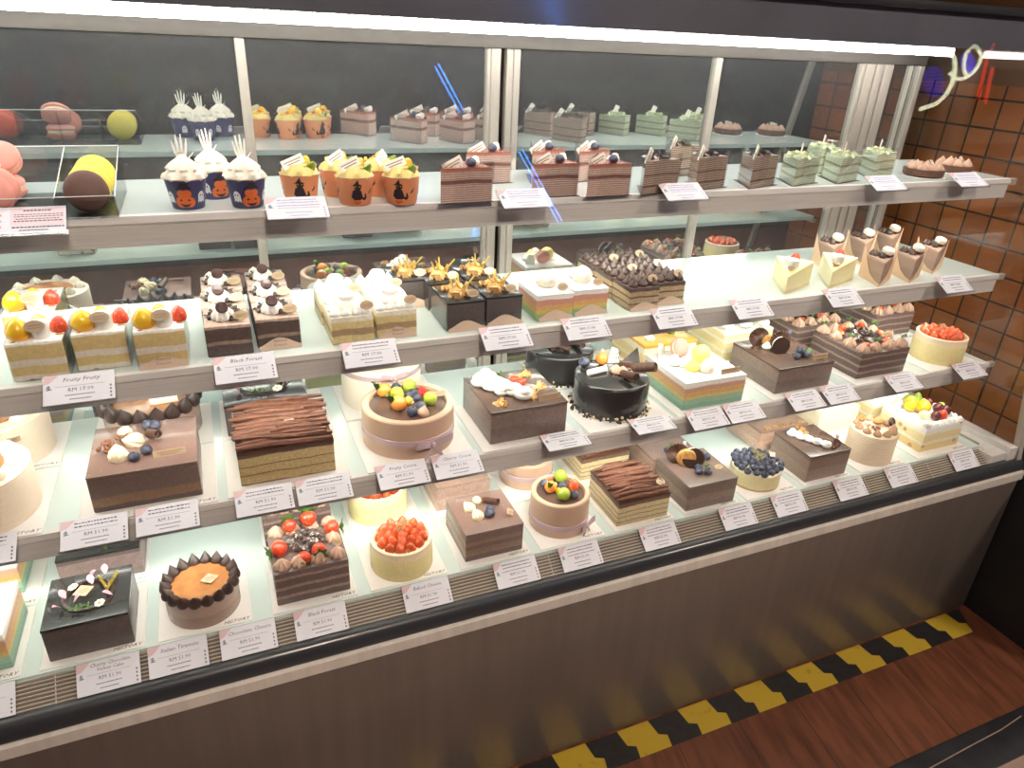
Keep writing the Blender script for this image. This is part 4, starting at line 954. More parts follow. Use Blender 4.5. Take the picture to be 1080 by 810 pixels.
t = whole('plain cream coloured square block cake in the back row near the right end', CK, 1.386, 1.162, F4); body(t, .130, .126, .064, [(0, (240, 220, 184)), (.5, (246, 230, 198))], grain=.08); put('swirl_cream', t, (0, -.03, .064), s=1.2)
def fruit_basket(t, w, h):
    lay = [(0, (236, 206, 130)), (.3, (246, 236, 206)), (.42, (240, 218, 158)), (.72, (248, 240, 214)), (.86, (252, 250, 244))]
    body(t, w, w, h, lay, grain=.12, blobs=((206, 160, 110), 34, .22))
    for i in range(8):
        for sx, sy in ((-1 + i / 4, -1), (-1 + i / 4, 1), (-1, -1 + i / 4), (1, -1 + i / 4)): put('swirl_white', t, (sx * w * .43, sy * w * .43, h - .002), (0, 0, i), .85)
t = whole('square white fruit basket cake piled with peach, kiwi and grapes, right end of lower deck', CK, 1.572, 1.016, F4); h = .066; fruit_basket(t, .130, h)
for k, x, y, z, s in [('peach', -.030, .020, .004, 1.15), ('peach', -.008, -.006, .006, 1.25), ('peach', -.010, .034, .006, 1.1), ('kiwi', .010, .036, .010, 1.6), ('lychee', -.030, -.026, .002, 1.15), ('lychee', .018, .014, .004, 1.1), ('lychee', -.044, .044, .0, 1.0), ('red_grape', -.008, -.040, 0, 1.1), ('red_grape', .032, -.010, 0, 1.2), ('red_grape', .042, -.026, 0, 1.2), ('strawberry_tip', .014, -.036, .002, 1.2), ('grape', .050, -.002, .004, .9), ('kiwi', -.004, .050, .002, 1.4), ('red_grape', .036, .02, 0, 1.1)]:
    put(k, t, (x, y, h + z), (rnd.uniform(-.3, .3), rnd.uniform(-.3, .3), rnd.uniform(0, 6)), s)
t = whole('square white fruit cake in the back row at the right end of the lower deck', CK, 1.565, 1.166, F4); fruit_basket(t, .128, .062)

# ================================================================== SECOND SHELF (slices)
def wavy(t, w, y, hmax, txt=True):
    """paper slice card: floor sheet with a scalloped front flap"""
    n = 14
    top = [(-w / 2 + w * i / n, .006 + hmax * max(0, math.sin(PI * i / n)) ** 1.5) for i in range(n + 1)]
    g = G().prism(top + [(w / 2, 0), (-w / 2, 0)], 0, .0006, 0, Matrix.Translation((0, y, 0)) @ Matrix.Rotation(R(72), 4, 'X'))
    p = part('paper_flap', g, 'kraft', t, False)
    if txt:
        ob('printed_text', text_mesh('Almond', .0062, 'goldbrown'), p, (.0, y - .0006, .0125), (R(72), 0, 0)); ob('printed_text', text_mesh('Dessert', .0058, 'goldbrown'), p, (.0, y - .0006 - .002, .0066), (R(72), 0, 0))
SG = 'cake slices on the second shelf'
def slice_thing(name, label, x, y, grp, rz=0, z=Z2): return thing(name, label, 'cake slice', (x, y, z + .0004), rz, grp)
# orange fruit slices
def fruity():
    t = slice_thing('cake_slice', 'sponge slice with orange peach half, leftmost front one at the left end of second shelf', -.238, 1.085, 'orange fruit slices')
    h = .055; body(t, .066, .112, h, [(0, (222, 210, 196)), (.1, (222, 210, 196)), (.14, (214, 184, 112)), (.38, (226, 214, 198)), (.56, (212, 182, 110)), (.93, (250, 246, 236))], grain=.15, blobs=((178, 138, 92), 38, .2))
    g = G().box(.0332, .0337, -.056, .056, 0, h).box(-.0337, -.0332, -.056, .056, 0, h); part('film_wrap', g, 'acrylic', t, False)
    put('peach', t, (-.017, -.036, h - .003), (.1, 0, 0), 1.2); put('peach', t, (.002, -.004, h - .002), (0, 0, 1), .85); put('strawberry_tip', t, (.026, -.020, h), (0, .1, 0), 1.05)
    part('cream_cup', G().lathe([(.010, 0), (.0115, .004), (.012, .022), (.009, .0235), (.001, .0235)], 24), 'white', t, loc=(.008, -.040, h))
    put('oval_pick', t, (.006, -.054, h + .021), (1.15, 0, .1), 1.05)
    return t
a = fruity()
again(a, (-.262, 1.205, Z2 + .0004), 'sponge slice with peach, behind the leftmost front one at the left end of second shelf')
again(a, (-.164, 1.098, Z2 + .0004), 'sponge slice with peach and strawberry, middle one of the three in front')
b = again(a, (-.088, 1.085, Z2 + .0004), 'sponge slice with peach and strawberry, rightmost of the three in front')
wavy(b, .064, -.063, .010)
# cherry cookie chocolate slices
def cherry():
    t = slice_thing('cake_slice', 'chocolate slice with cream and dark cookie, front left of its block', .002, 1.078, 'black forest slices')
    h = .048; body(t, .064, .078, h, [(0, (74, 54, 50)), (.38, (150, 118, 98)), (.5, (76, 54, 48)), (.9, (206, 172, 152))], grain=.35, gscale=160)
    put('swirl_white', t, (-.004, -.010, h), s=1.55); put('cherry_cookie', t, (-.004, -.016, h + .019), (.8, 0, 0), 1.15); put('shavings_s', t, (-.002, 0, h), s=1.25); put('oval_pick', t, (.020, -.026, h + .009), (.8, 0, .15), .95); put('dark_shavings', t, (0, .0, h - .002), (0, 0, 1), 1.1); put('shavings_s', t, (.0, .0, h + .002), (0, 0, 2), 1.3)
    put('swirl_cream', t, (-.016, .026, h), s=.8)
    return t
a = cherry()
for i, (x, y, l) in enumerate([(.073, 1.088, 'front right'), (.000, 1.160, 'middle left'), (.073, 1.170, 'middle right'), (.002, 1.244, 'back left'), (.074, 1.254, 'back right')]):
    c = again(a, (x, y, Z2 + .0004), 'chocolate slice with cream and dark cookie, %s of its block' % l)
    if i == 0: wavy(c, .062, -.045, .012)
# white cream topped slices
def whitetop():
    t = slice_thing('cake_slice', 'yellow sponge slice with white cream drops, front left of four', .182, 1.072, 'white cream slices')
    h = .045; body(t, .066, .078, h, [(0, (196, 156, 108)), (.06, (230, 206, 136)), (.32, (178, 140, 96)), (.56, (232, 208, 134)), (.82, (246, 238, 214))], grain=.2)
    for k in range(4): put('kiss_white', t, (-.024 + .016 * k, -.029, h - .001), s=.95)
    for k in range(4): put('kiss_white', t, (-.024 + .016 * k, .028, h - .001), s=.95)
    for k in (-1, 1): put('kiss_white', t, (k * .024, -.008, h - .001), s=.95)
    part('white_puff', G().lathe([(.012, 0), (.0155, .003), (.0158, .010), (.013, .0135), (.011, .0145), (.0125, .017), (.0135, .022), (.010, .0265), (.001, .0275)], 30), 'white', t, loc=(0, .004, h))
    put('oval_pick', t, (.024, -.032, h + .014), (.95, 0, .2), .95)
    return t
a = whitetop()
for i, (x, y, l) in enumerate([(.254, 1.080, 'front right'), (.180, 1.158, 'back left'), (.253, 1.168, 'back right')]):
    c = again(a, (x, y, Z2 + .0004), 'yellow sponge slice with white cream drops, %s of four' % l)
    if i == 0: wavy(c, .062, -.044, .012)
# dark slices with orange crumble
def crumble():
    t = slice_thing('cake_slice', 'dark glazed slice with orange crumble and straw sticks, front left of its block', .370, 1.082, 'crumble topped dark slices')
    h = .050; body(t, .066, .090, h - .004, [(0, (62, 52, 52)), (.5, (72, 60, 58))], wob=.004, coat=.5); top_slab(t, .0664, .0904, h - .0042, h, 'black_glaze')
    put('cornflakes', t, (-.006, -.018, h), s=1.45); put('cornflakes', t, (.004, .010, h), (0, 0, 2), 1.45); put('sticks', t, (.0, .0, h), s=1.15); put('sticks', t, (.006, -.014, h + .004), (0, 0, 2), .9); put('crumb_nut', t, (-.016, .022, h), s=1.1); put('oval_pick', t, (.016, -.030, h + .008), (.95, 0, .15), .95)
    g = G().box(-.0338, -.0332, -.045, .045, 0, h - .006); part('film_wrap', g, 'acrylic', t, False)
    return t
a = crumble(); wavy(a, .064, -.051, .012, False)
for x, y, l in [(.442, 1.090, 'front right of its block'), (.368, 1.182, 'back left of its block'), (.440, 1.188, 'back right of its block'), (.316, 1.212, 'set apart at the back left')]:
    again(a, (x, y, Z2 + .0004), 'dark glazed slice with orange crumble and straw sticks, ' + l)
# rainbow slices
def rainbow_slice():
    t = slice_thing('cake_slice', 'rainbow slice with swirled meringue, left one of the two', .536, 1.084, 'rainbow slices'); h = .046
    body(t, .071, .086, h - .003, [(0, (150, 196, 126)), (.26, (226, 190, 88)), (.44, (228, 166, 92)), (.62, (216, 140, 116)), (.86, (250, 246, 238))], grain=.12); top_slab(t, .0714, .0864, h - .0032, h, 'white', 'cream_top')
    put('meringue', t, (.004, .004, h), (0, 0, 1), 1.15); put('blob_white', t, (.0, .026, h), s=.9); put('oval_pick', t, (.018, -.030, h + .008), (.95, 0, .15), .95)
    return t
a = rainbow_slice(); wavy(a, .066, -.049, .012, False); again(a, (.611, 1.092, Z2 + .0004), 'rainbow slice with swirled meringue, right one of the two', 0)
# chocolate drop slices
def drops():
    t = slice_thing('cake_slice', 'tan layered slice with dark chocolate drops, front left of its block', .718, 1.072, 'chocolate drop slices'); h = .043
    body(t, .063, .066, h, [(0, (184, 150, 106)), (.26, (92, 66, 50)), (.32, (196, 164, 118)), (.55, (88, 62, 48)), (.62, (192, 158, 112)), (.82, (84, 62, 54))], grain=.3)
    for i in range(3):
        for j in range(3): put('kiss_choccream', t, (-.021 + .021 * i, -.022 + .021 * j, h - .001), (0, 0, i), 1.0)
    put('oval_pick', t, (.020, -.020, h + .012), (.9, 0, .2), 1.0)
    return t
a = drops(); wavy(a, .060, -.038, .010, False)
for x, y, l in [(.785, 1.086, 'front right'), (.716, 1.140, 'middle left'), (.784, 1.154, 'middle right'), (.714, 1.208, 'back left'), (.783, 1.222, 'back right')]:
    again(a, (x, y, Z2 + .0004), 'tan layered slice with dark chocolate drops, %s of its block' % l)
# wedges
def wedge(L_, a0, a1, h, h2=None, n=5):
    g = G(); arc = [(L_ * math.cos(R(a0 + (a1 - a0) * i / n)), L_ * math.sin(R(a0 + (a1 - a0) * i / n))) for i in range(n + 1)]
    pts = [(0, 0)] + arc
    k = len(pts); h2 = h2 or h
    vs = [(x, y, 0) for x, y in pts] + [(x, y, h + (h2 - h) * math.hypot(x, y) / L_) for x, y in pts]
    return g.add(vs, [list(range(k))[::-1], [k + i for i in range(k)]] + [(i, (i + 1) % k, k + (i + 1) % k, k + i) for i in range(k)])
def cheese_wedge(lab, x, y, a0, a1):
    t = thing('cake_wedge', lab, 'cake slice', (x, y, Z2 + .0004), 0, 'pale cheese wedges'); L_ = .105
    part('cake_body', wedge(L_, a0, a1, .036, .050), layers('cheese_wedge_body', .05, [(0, (226, 196, 128)), (.1, (240, 222, 156)), (.95, (246, 232, 176))], grain=.15, wob=.003, coat=.3), t)
    m_ = R((a0 + a1) / 2); c, s = math.cos(m_), math.sin(m_)
    part('cream_cup', G().lathe([(.010, 0), (.012, .003), (.012, .016), (.009, .018), (.001, .018)], 22), 'white', t, loc=(c * .055, s * .055, .043))
    put('oval_pick', t, (c * .034, s * .034, .046), (.3, 0, .2), .9); put('strawberry_tip', t, (c * .083, s * .083, .047), s=1.0); put('blob_white', t, (c * .075, s * .075 + .014, .045), s=.7)
    return t
cheese_wedge('pale yellow cheese wedge with strawberry, left one of the two', 1.050, 1.036, 20, 62); cheese_wedge('pale yellow cheese wedge with strawberry, right one of the two', 1.172, 1.040, 18, 58)
def brown_wedge():
    t = thing('cake_wedge', 'brown chocolate wedge in a paper collar, left one of the front row', 'cake slice', (1.292, 1.020, Z2 + .0004), 0, 'brown chocolate wedges'); L_ = .074; h = .052
    part('cake_body', wedge(L_, 28, 72, h), layers('brown_wedge_body', h, [(0, (146, 108, 86)), (.5, (160, 120, 98)), (.92, (190, 150, 126))], grain=.15), t)
    for a_ in (26, 74):
        ca, sa = math.cos(R(a_)), math.sin(R(a_)); off = -.0008 if a_ < 50 else .0008
        nx, ny = -sa * off, ca * off
        vs = []
        for (l, z0, z1) in [(.0, 0, .005), (.02, 0, .008), (.04, 0, .017), (.06, 0, .038), (.079, 0, .066)]: vs += [(l * ca, l * sa, z0), (l * ca, l * sa, z1), (l * ca + nx, l * sa + ny, z1), (l * ca + nx, l * sa + ny, z0)]
        fs = [(0, 1, 2, 3), (16, 17, 18, 19)]
        for i in range(4):
            for e in range(4): fs.append((i * 4 + e, i * 4 + (e + 1) % 4, i * 4 + 4 + (e + 1) % 4, i * 4 + 4 + e))
        part('paper_collar', G().add(vs, fs), pbr('peach_paper', (226, 190, 156), .6), t, False)
    for r_, a_ in [(.042, 50), (.056, 38), (.058, 62), (.067, 50), (.066, 34), (.064, 66)]: put('kiss_choccream', t, (r_ * math.cos(R(a_)), r_ * math.sin(R(a_)), h), s=.8)
    part('white_coin', G().lathe([(.0115, 0), (.0125, .003), (.0125, .007), (.011, .0095), (.001, .0095)], 24), 'cream', t, loc=(.054 * math.cos(R(40)), .054 * math.sin(R(40)), h + .010), rot=(.3, 0, 0))
    return t
a = brown_wedge()
for x, y, l in [(1.386, 1.022, 'middle one of the front row'), (1.500, 1.058, 'rightmost of the front row'), (1.270, 1.140, 'left one of the back row'), (1.385, 1.158, 'middle one of the back row'), (1.490, 1.176, 'rightmost of the back row')]:
    again(a, (x, y, Z2 + .0004), 'brown chocolate wedge in a paper collar, ' + l)

# ================================================================== TOP SHELF
def cupcake_base(label, x, y, grp, paper, r0, r1, h):
    t = thing('cupcake', label, 'cupcake', (x, y, Z1), 0, grp)
    part('cup', G().lathe([(r0 - .001, 0), (r0, .001), (r1, h), (r1 - .001, h), (r1 - .0015, h - .004), (.001, h - .004)], 36), paper, t)
    part('cup_rim', G().lathe([(r1, h - .0008), (r1 + .0006, h), (r1 - .0012, h + .0004)], 36, cap=False), 'gold', t)
    return t
def wrap(g, poly, a0, z0, r0, r1, h, mi, off=.0005):
    poly = [(u * 1.28, w * 1.16) for u, w in poly]
    """flat print outline (metres) laid around the cup's cone"""
    c = (sum(p[0] for p in poly) / len(poly), sum(p[1] for p in poly) / len(poly)); vs = []
    for (u, w) in [c] + poly:
        z = z0 + w; r = r0 + (r1 - r0) * z / h + off; a_ = a0 + u / r
        vs.append((r * math.cos(a_), r * math.sin(a_), z))
    n = len(poly); g.add(vs, [(0, 1 + i, 1 + (i + 1) % n) for i in range(n)], mi)
def ell(cx_, cz, a_, b_, n=14): return [(cx_ + a_ * math.cos(2 * PI * i / n), cz + b_ * math.sin(2 * PI * i / n)) for i in range(n)]
def blue_cup():
    r0, r1, h = .0208, .0274, .041
    t = cupcake_base('navy Halloween cupcake with white hand pick, front left of three', -.025, 1.096, 'navy cupcakes', 'cupblue', r0, r1, h)
    g = G(); A = R(-98)
    for dx in (-.0042, 0, .0042): wrap(g, ell(dx, .010, .0058, .0066), A, 0, r0, r1, h, 0, .0005 + abs(dx) * .01)
    for dx in (-.0028, .0028): wrap(g, ell(dx, .020, .0046, .0044), A, 0, r0, r1, h, 0, .0006)
    wrap(g, [(-.009, .0245), (.009, .0245), (.0065, .0275), (-.0065, .0275)], A, 0, r0, r1, h, 1, .0008); wrap(g, [(-.006, .0265), (.006, .0265), (.004, .0325), (-.003, .0325)], A, 0, r0, r1, h, 1, .0008)
    for dx in (-.004, .004): wrap(g, [(dx - .0018, .0112), (dx + .0018, .0112), (dx, .0142)], A, 0, r0, r1, h, 1, .0009)
    wrap(g, [(-.006, .0085), (-.003, .0062), (0, .0075), (.003, .0062), (.006, .0085), (.003, .0048), (0, .004), (-.003, .0048)], A, 0, r0, r1, h, 1, .0009)
    for off in (.95, -.85, 2.2, 3.3):
        wrap(g, [(-.004, .008), (-.002, .010), (0, .008), (.002, .010), (.0045, .008), (.004, .018), (.0015, .0215), (-.0015, .0215), (-.004, .018)], A + off, 0, r0, r1, h, 2, .0006)
        for dx in (-.0015, .0015): wrap(g, ell(dx, .017, .0008, .0011, 8), A + off, 0, r0, r1, h, 1, .0009)
    part('halloween_print', g, ['pumpkin', 'catblack', 'ghost'], t, True, 80)
    part('cream_swirl', G().lathe([(.0240, 0), (.0282, .004), (.0256, .0095), (.0205, .0125), (.0215, .016), (.0165, .0215), (.011, .026), (.004, .031), (.0006, .033)], 60, star=8, amp=.10, twist=150), 'cream', t, loc=(0, 0, h - .003))
    put('hand', t, (.0, .002, h + .016), (R(82), 0, .15), 1.15)
    g = G(); q = random.Random(3)
    for i in range(16): a_ = q.uniform(0, 6.28); z = q.uniform(.004, .022); rr = .0245 * (1 - (z / .034) ** 1.6) + .001; g.ball((rr * math.cos(a_), rr * math.sin(a_), h - .003 + z), .0012, 6)
    part('sprinkles', g, 'rasp', t)
    return t
a = blue_cup(); again(a, (.012, 1.156, Z1), 'navy Halloween cupcake with white hand pick, back one of three', .5); again(a, (.053, 1.088, Z1), 'navy Halloween cupcake with white hand pick, front right of three', .35)
def orange_cup():
    r0, r1, h = .0225, .0285, .041
    t = cupcake_base('orange Halloween cupcake standing alone beside the navy ones', .130, 1.108, 'orange cupcakes', 'cuporange', r0, r1, h)
    g = G(); A = R(-100)
    for off, sc in ((0, 1), (2.1, 1), (4.2, 1)):
        B = A + off
        for p in [ell(0, .016, .0052, .0062), ell(.001, .0245, .0042, .004), [(-.0062, .026), (.0066, .0262), (.0022, .0285), (.0012, .034), (-.0028, .0285)], [(-.0045, .0205), (-.0065, .012), (-.003, .008), (.004, .008), (.0068, .012), (.0045, .0205)],
                  [(.005, .009), (.0095, .007), (.012, .011), (.0105, .0165), (.009, .016), (.0098, .011), (.0088, .0092), (.006, .0112)]]: wrap(g, p, B, 0, r0, r1, h, 0, .0006)
        for dx in (-.0014, .0030): wrap(g, ell(dx, .025, .0009, .0007, 8), B, 0, r0, r1, h, 1, .0009)
        wrap(g, [(-.005, .004), (0, .0022), (.005, .004), (.004, .0072), (-.004, .0072)], B, 0, r0, r1, h, 2, .0006); wrap(g, [(-.004, .0046), (0, .003), (.004, .0046), (0, .004)], B, 0, r0, r1, h, 0, .0009)
        wrap(g, [(.014, .016), (.017, .019), (.020, .023), (.0185, .018), (.016, .0155)], B, 0, r0, r1, h, 0, .0006)
    part('cat_print', g, ['catblack', 'peach', 'pumpkin'], t, True, 80)
    part('yellow_cream', G().lathe([(.0245, 0), (.027, .003), (.0235, .010), (.016, .017), (.001, .020)], 48, star=7, amp=.09, twist=90), pbr('yellow_cream', (238, 216, 134), .5, var=.1), t, loc=(0, 0, h - .004))
    part('jelly_sheet', G().rbox(-.015, .015, -.001, .003, 0, .010, .001), pbr('red_jelly', (206, 70, 40), .25, coat=.5), t, loc=(-.002, -.016, h), rot=(-.7, 0, 0))
    put('peach', t, (.006, .006, h + .008), (.3, .4, 0), .7); put('kiwi', t, (.014, -.010, h + .008), (.5, .6, 0), .8)
    put('card_shard', t, (-.006, -.012, h + .012), (-.5, -.35, .2), 1.5); put('crumb_flakecorn', t, (.012, .004, h + .008), s=1.3); put('crumb_peach', t, (-.004, .014, h + .010), s=1.1); put('green_sprig', t, (.010, -.014, h + .006), s=.8); put('blueberry', t, (.016, -.008, h + .002), s=.8); put('raspberry', t, (.004, .012, h + .006), s=.7)
    return t
a = orange_cup()
for x, y, rz, l in [(.205, 1.078, .1, 'front left of its cluster'), (.274, 1.071, -.25, 'front right of its cluster'), (.192, 1.140, .4, 'back left of its cluster'), (.256, 1.132, .8, 'back right of its cluster')]:
    again(a, (x, y, Z1), 'orange Halloween cupcake, ' + l, rz)
# mille crepe slices
def crepe(kind, label, x, y, rz, grp, light, line, bands, h):
    t = thing('crepe_slice', label, 'crepe cake slice', (x, y, Z1 + .0012), rz, grp)
    bs = [(0, light)]
    for (a_, b_, c_) in bands: bs += [(a_, c_)] + ([(b_, light)] if b_ < .97 else [])
    part('cake_body', wedge(.086, 16, 62, h), layers('crepe_' + kind, h, bs, wob=.001, lines=(15, .75, line), coat=.35, grain=.2), t)
    part('paper_base', wedge(.093, 13, 65, .0008), 'dark', t, False, loc=(-.004, -.003, -.001))
    g = G()
    for a_ in (15, 63): ca, sa = math.cos(R(a_)), math.sin(R(a_)); g.add([(0, 0, 0), (.088 * ca, .088 * sa, 0), (.088 * ca, .088 * sa, h + .010), (0, 0, h + .010), (-.0004 * sa, .0004 * ca, 0), (.088 * ca - .0004 * sa, .088 * sa + .0004 * ca, 0), (.088 * ca - .0004 * sa, .088 * sa + .0004 * ca, h + .010), (-.0004 * sa, .0004 * ca, h + .010)], [(0, 1, 2, 3), (4, 5, 6, 7), (0, 1, 5, 4), (2, 3, 7, 6), (0, 3, 7, 4), (1, 2, 6, 5)])
    part('film_wrap', g, 'acrylic', t, False)
    m_ = R(38); c, s = math.cos(m_), math.sin(m_)
    if kind == 'red':
        put('card_shard', t, (c * .030, s * .030, h), (-.3, -.45, .3), 1.5); put('blob_white', t, (c * .07, s * .07, h), s=.9); put('blueberry', t, (c * .055 + .006, s * .055 - .008, h), s=1.1)
        part('strawberry_glaze', wedge(.084, 17, 61, .002), pbr('strawberry_glaze', (196, 108, 84), .25, coat=.5, var=.15, vscale=90), t, loc=(.001, .0007, h - .0005))
    elif kind == 'choc': put('dark_shavings', t, (c * .048, s * .048, h - .001), s=1.05); put('card_shard', t, (c * .02, s * .02, h + .004), (0, -1.0, .5), 1.3)
    else: put('green_shavings', t, (c * .048, s * .048, h - .001), s=1.05); put('card_shard', t, (c * .05, s * .05, h + .008), (0, -1.2, .6), 1.4); put('crumb_walnut', t, (c * .06, s * .06, h + .008), s=.5)
    return t
hR, hC, hG = .050, .054, .048
a = crepe('red', 'pinkish crepe cake slice, leftmost one in front', .328, 1.044, -.20, 'pink crepe slices', (242, 208, 192), (176, 116, 102), [(.55, .68, (112, 60, 54)), (.93, 1, (206, 120, 96))], hR)
for x, y, rz, l in [(.418, 1.185, -.20, 'behind the leftmost one'), (.488, 1.062, -.22, 'second in the front row, behind the blue streak'), (.540, 1.180, .1, 'behind the second of the front row'), (.582, 1.048, -.20, 'third in the front row'), (.630, 1.172, .1, 'behind the third of the front row')]:
    again(a, (x, y, Z1 + .0012), 'pinkish crepe cake slice, ' + l, rz)
a = crepe('choc', 'brown chocolate crepe cake slice, leftmost and tallest one in front', .690, 1.048, -.05, 'chocolate crepe slices', (200, 166, 144), (104, 74, 60), [(.2, .25, (86, 58, 50)), (.55, .6, (86, 58, 50))], hC)
for x, y, rz, l in [(.812, 1.066, 0, 'middle one of the front row'), (.932, 1.062, .05, 'rightmost one of the front row'), (.838, 1.190, .0, 'back one behind the leftmost')]: again(a, (x, y, Z1 + .0012), 'brown chocolate crepe cake slice, ' + l, rz)
a = crepe('green', 'green crepe cake slice, leftmost of the four', 1.040, 1.066, .06, 'green crepe slices', (222, 226, 196), (150, 170, 122), [(.28, .36, (140, 122, 84)), (.62, .70, (140, 122, 84))], hG)
for x, y, rz, l in [(1.158, 1.072, .06, 'front one in the middle'), (1.200, 1.176, .0, 'back one in the middle'), (1.286, 1.104, .0, 'rightmost, beside the chocolate tarts')]: again(a, (x, y, Z1 + .0012), 'green crepe cake slice, ' + l, rz)
# chocolate tarts
def tart():
    t = thing('chocolate_tart', 'chocolate tart piped with mocha drops, left one', 'tart', (1.450, 1.116, Z1), 0, 'chocolate tarts')
    part('paper_base', G().lathe([(.044, 0), (.0445, .0008), (.001, .0008)], 32), 'boardw', t)
    part('tart_shell', G().lathe([(.034, .0008), (.040, .004), (.041, .017), (.038, .017), (.037, .013), (.001, .013)], 44, star=22, amp=.02), pbr('cocoa_tart_shell', (112, 78, 62), .6, var=.2, vscale=200, bump=.4, bscale=300), t)
    for rr, n in ((.028, 8), (.009, 3)):
        for i in range(n): a_ = 2 * PI * i / n + rr * 20; put('kiss_pinkmocha', t, (rr * math.cos(a_), rr * math.sin(a_), .013), s=1.15)
    put('card_shard', t, (.006, -.012, .028), (-.6, .2, .4), .9)
    return t
a = tart(); again(a, (1.585, 1.150, Z1), 'chocolate tart piped with mocha drops, right one at the shelf end', .4)
# macarons in their clear tray
t = thing('macaron_tray', 'clear acrylic tray with sloping dividers holding macarons', 'tray', (-.235, 1.10, Z1))
g = G().box(-.155, .125, -.048, .118, .0, .002); part('tray_floor', g, 'acrylic', t, False)
part('tray_wall', G().box(-.155, .125, -.0495, -.048, 0, .028).tube([(-.155, -.0488, .0283), (.125, -.0488, .0283)], .0007, 6, 1), ['acrylic', 'acrylic_edge_highlight'], t, False); part('tray_wall', G().box(-.155, .125, .118, .120, 0, .066).tube([(-.155, .119, .0663), (.125, .119, .0663)], .0007, 6, 1), ['acrylic', 'acrylic_edge_highlight'], t, False)
for x in (-.155, -.085, -.015, .055, .1235): part('tray_divider', G().xprism([(-.048, .0021), (.118, .0021), (.118, .064), (-.048, .026)], x, x + .0015).tube([(x + .0008, -.048, .0265), (x + .0008, .118, .0645)], .0007, 6, 1), ['acrylic', 'acrylic_edge_highlight'], t, False)  # whitish tubes paint the highlight along the divider tops
def mac(x, y, z, tilt, mat, label, grp):
    m_ = thing('macaron', label, 'macaron', (x, y, z), 0, grp); m_.scale = (1.22, 1.22, 1.22); macaron(m_, (0, 0, 0), (R(tilt), 0, 0), mat, 1.0, 'ivory' if mat != 'brownmac' else 'choc'); return m_
MG = 'macarons in the clear tray'
mac(-.145, 1.083, Z1 + .0285, 66, 'brownmac', 'dark brown macaron leaning at the front of the yellow stack', MG)
mac(-.144, 1.1165, Z1 + .0300, 69, 'yelmac', 'first yellow macaron behind the brown one', MG); mac(-.143, 1.150, Z1 + .0315, 72, 'yelmac', 'second yellow macaron behind the brown one', MG); mac(-.143, 1.1835, Z1 + .0325, 75, 'yelmac', 'rearmost yellow macaron of the stack', MG)
mac(-.252, 1.083, Z1 + .0285, 66, 'pinkmac', 'foremost pink macaron, cut by the left edge', MG); mac(-.251, 1.1165, Z1 + .0300, 69, 'pinkmac', 'second pink macaron behind the foremost', MG); mac(-.254, 1.172, Z1 + .0205, 6, 'pinkmac', 'pink macaron lying flat behind the pink stack', MG)
mac(-.254, 1.184, Z1 + .055, 40, 'pinkmac', 'pink macaron propped on the flat one at the back of the tray', MG)
mac(-.352, 1.120, Z1 + .0300, 68, 'redmac', 'red macaron in the leftmost compartment, seen in the mirror', MG); mac(-.352, 1.154, Z1 + .0320, 72, 'redmac', 'rear red macaron in the leftmost compartment, seen in the mirror', MG)

# ================================================================== neon signs on the wall across the room (seen as reflections in the glass)
NG = 'neon signs'
t = thing('neon_sign', 'blue neon sign of slanted double strokes, reflected in the front glass', 'neon sign', (1.5, -1.7, 1.8), 0, NG)
for (x0, z0, x1, z1) in [(1.637, 1.80, 1.846, 1.395), (1.20, 2.245, 1.312, 2.01)]:
    d = .022
    for k in (0, 1): part('neon_tube', G().tube([(x0 - 1.5 + k * d, 0, z0 - 1.8 + .012 * k), (x1 - 1.5 + k * d, 0, z1 - 1.8 + .012 * k)], .0045, 8), 'neonblue', t)
t = thing('neon_sign', 'white neon sign of sweeping arcs, reflected in the glass near the LED end', 'neon sign', (5.1, -1.7, 2.2), 0, NG)
def curve(pts, n=10):
    out = []
    P = [Vector(p) for p in pts]; P = [2 * P[0] - P[1]] + P + [2 * P[-1] - P[-2]]
    for i in range(1, len(P) - 2):
        for j in range(n):
            u = j / n; a_, b_, c_, d_ = P[i - 1], P[i], P[i + 1], P[i + 2]
            out.append(.5 * ((2 * b_) + (c_ - a_) * u + (2 * a_ - 5 * b_ + 4 * c_ - d_) * u * u + (3 * b_ - 3 * c_ + d_ - a_) * u ** 3))
    return out + [P[-2]]
w = lambda l: [(x - 5.1, 0, z + 1.375 - 2.2) for x, z in l]
part('neon_tube', G().tube(curve(w([(5.021, 1.10), (5.12, 1.07), (5.155, .98), (5.11, .847), (4.98, .73), (4.788, .674)])), .014, 8), 'neonwhite', t)
part('neon_tube', G().tube(curve(w([(5.10, .93), (5.153, .90), (5.23, .895), (5.35, .945), (5.43, 1.04), (5.40, 1.11), (5.34, 1.122), (5.27, 1.06), (5.25, .96), (5.28, .92)])), .012, 8), 'neonwhite', t)
t = thing('neon_sign', 'violet blue dotted neon discs, reflected in the glass near the LED end', 'neon sign', (5.1, -1.73, 2.2), 0, NG)
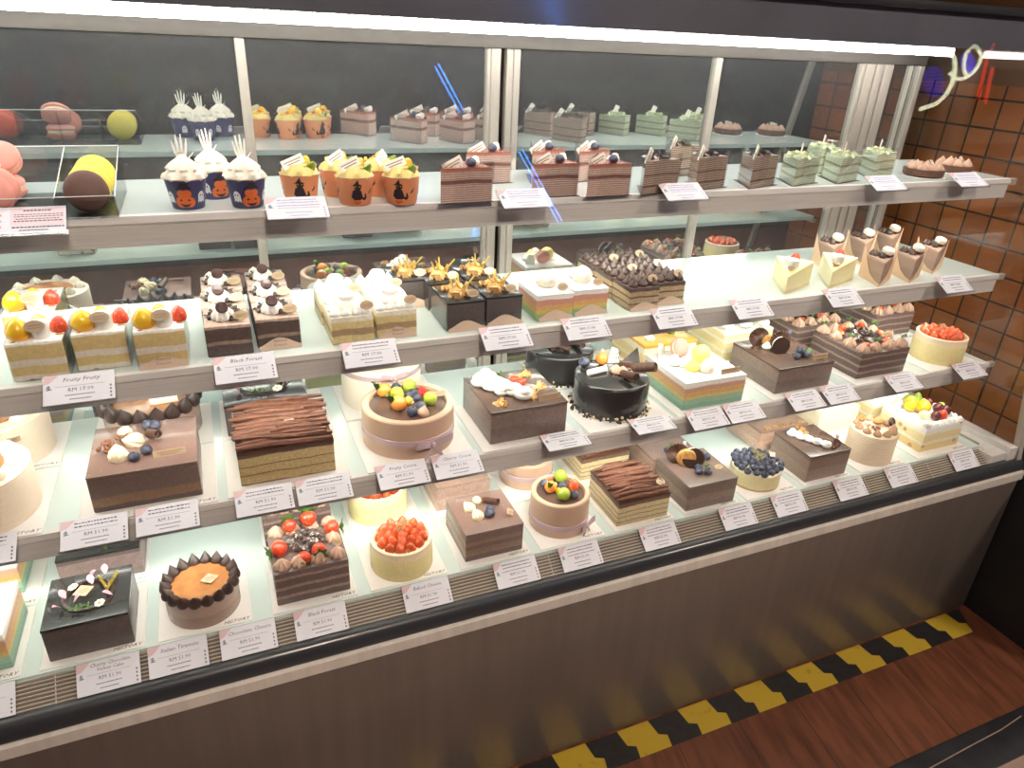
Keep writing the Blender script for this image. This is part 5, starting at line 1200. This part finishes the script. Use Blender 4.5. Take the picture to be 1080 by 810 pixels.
for cx_, cz, rr in [(4.97, .876, .10), (5.33, 1.02, .07)]:
    g = G()
    for i in range(5):
        for j in range(max(1, i * 6)): a_ = 2 * PI * j / max(1, i * 6); g.ball((cx_ - 5.1 + rr * i / 4 * math.cos(a_), 0, cz - .825 + rr * i / 4 * math.sin(a_)), .008, 6)
    part('neon_cluster', g, 'neonviolet', t)
t = thing('neon_sign', 'red neon sign of leaning strokes, reflected at the right edge of the glass', 'neon sign', (5.5, -1.7, 2.3), 0, NG)
for l in [[(5.616, 1.212), (5.50, 1.05), (5.40, .76)], [(5.56, .98), (5.47, .72)]]: part('neon_tube', G().tube([(x - 5.5, 0, z + 1.375 - 2.3) for x, z in l], .012, 8), 'neonred', t)

# ------------------------------------------------------------------ added room lamps (unseen, light the case front), world and camera
for x, y, p, lab in [(.2, -.9, 22, 'added unseen square ceiling lamp above the customer side, left'), (2.6, -.9, 14, 'added unseen square ceiling lamp above the customer side, right')]:
    t = thing('added_ceiling_lamp', lab, 'ceiling lamp', (x, y, 2.699), 0, 'added ceiling lamps')
    part('added_lamp_frame', G().rbox(-.2, .2, -.2, .2, -.04, -.0005, .004), 'alu2', t); part('added_lamp_diffuser', G().box(-.18, .18, -.18, .18, -.044, -.0405), 'added_warmlamp', t, False)
wd = bpy.data.worlds.new('World'); S.world = wd; wd.use_nodes = True
wd.node_tree.nodes['Background'].inputs[0].default_value = (.8, .85, 1, 1); wd.node_tree.nodes['Background'].inputs[1].default_value = .02
X_ = Vector((.92228855, -.3838655, .04506788)); Yd = Vector((-.13384135, -.42658951, -.8944875)); Zf = Vector((.36258837, .81894363, -.4448157))
cam = bpy.data.cameras.new('camera'); co = bpy.data.objects.new('camera', cam); COL.objects.link(co)
Rm = Matrix((X_, -Yd, -Zf)).transposed().to_4x4(); co.matrix_world = Matrix.Translation((0, 0, H)) @ Rm
cam.sensor_width = 36; cam.sensor_fit = 'HORIZONTAL'; cam.lens = 745 / 1080 * 36; cam.clip_start = .02
S.camera = co
S.view_settings.view_transform = 'Standard'; S.view_settings.look = 'None'; S.view_settings.gamma = 1; S.view_settings.exposure = 0.3; S.view_settings.use_curve_mapping = False
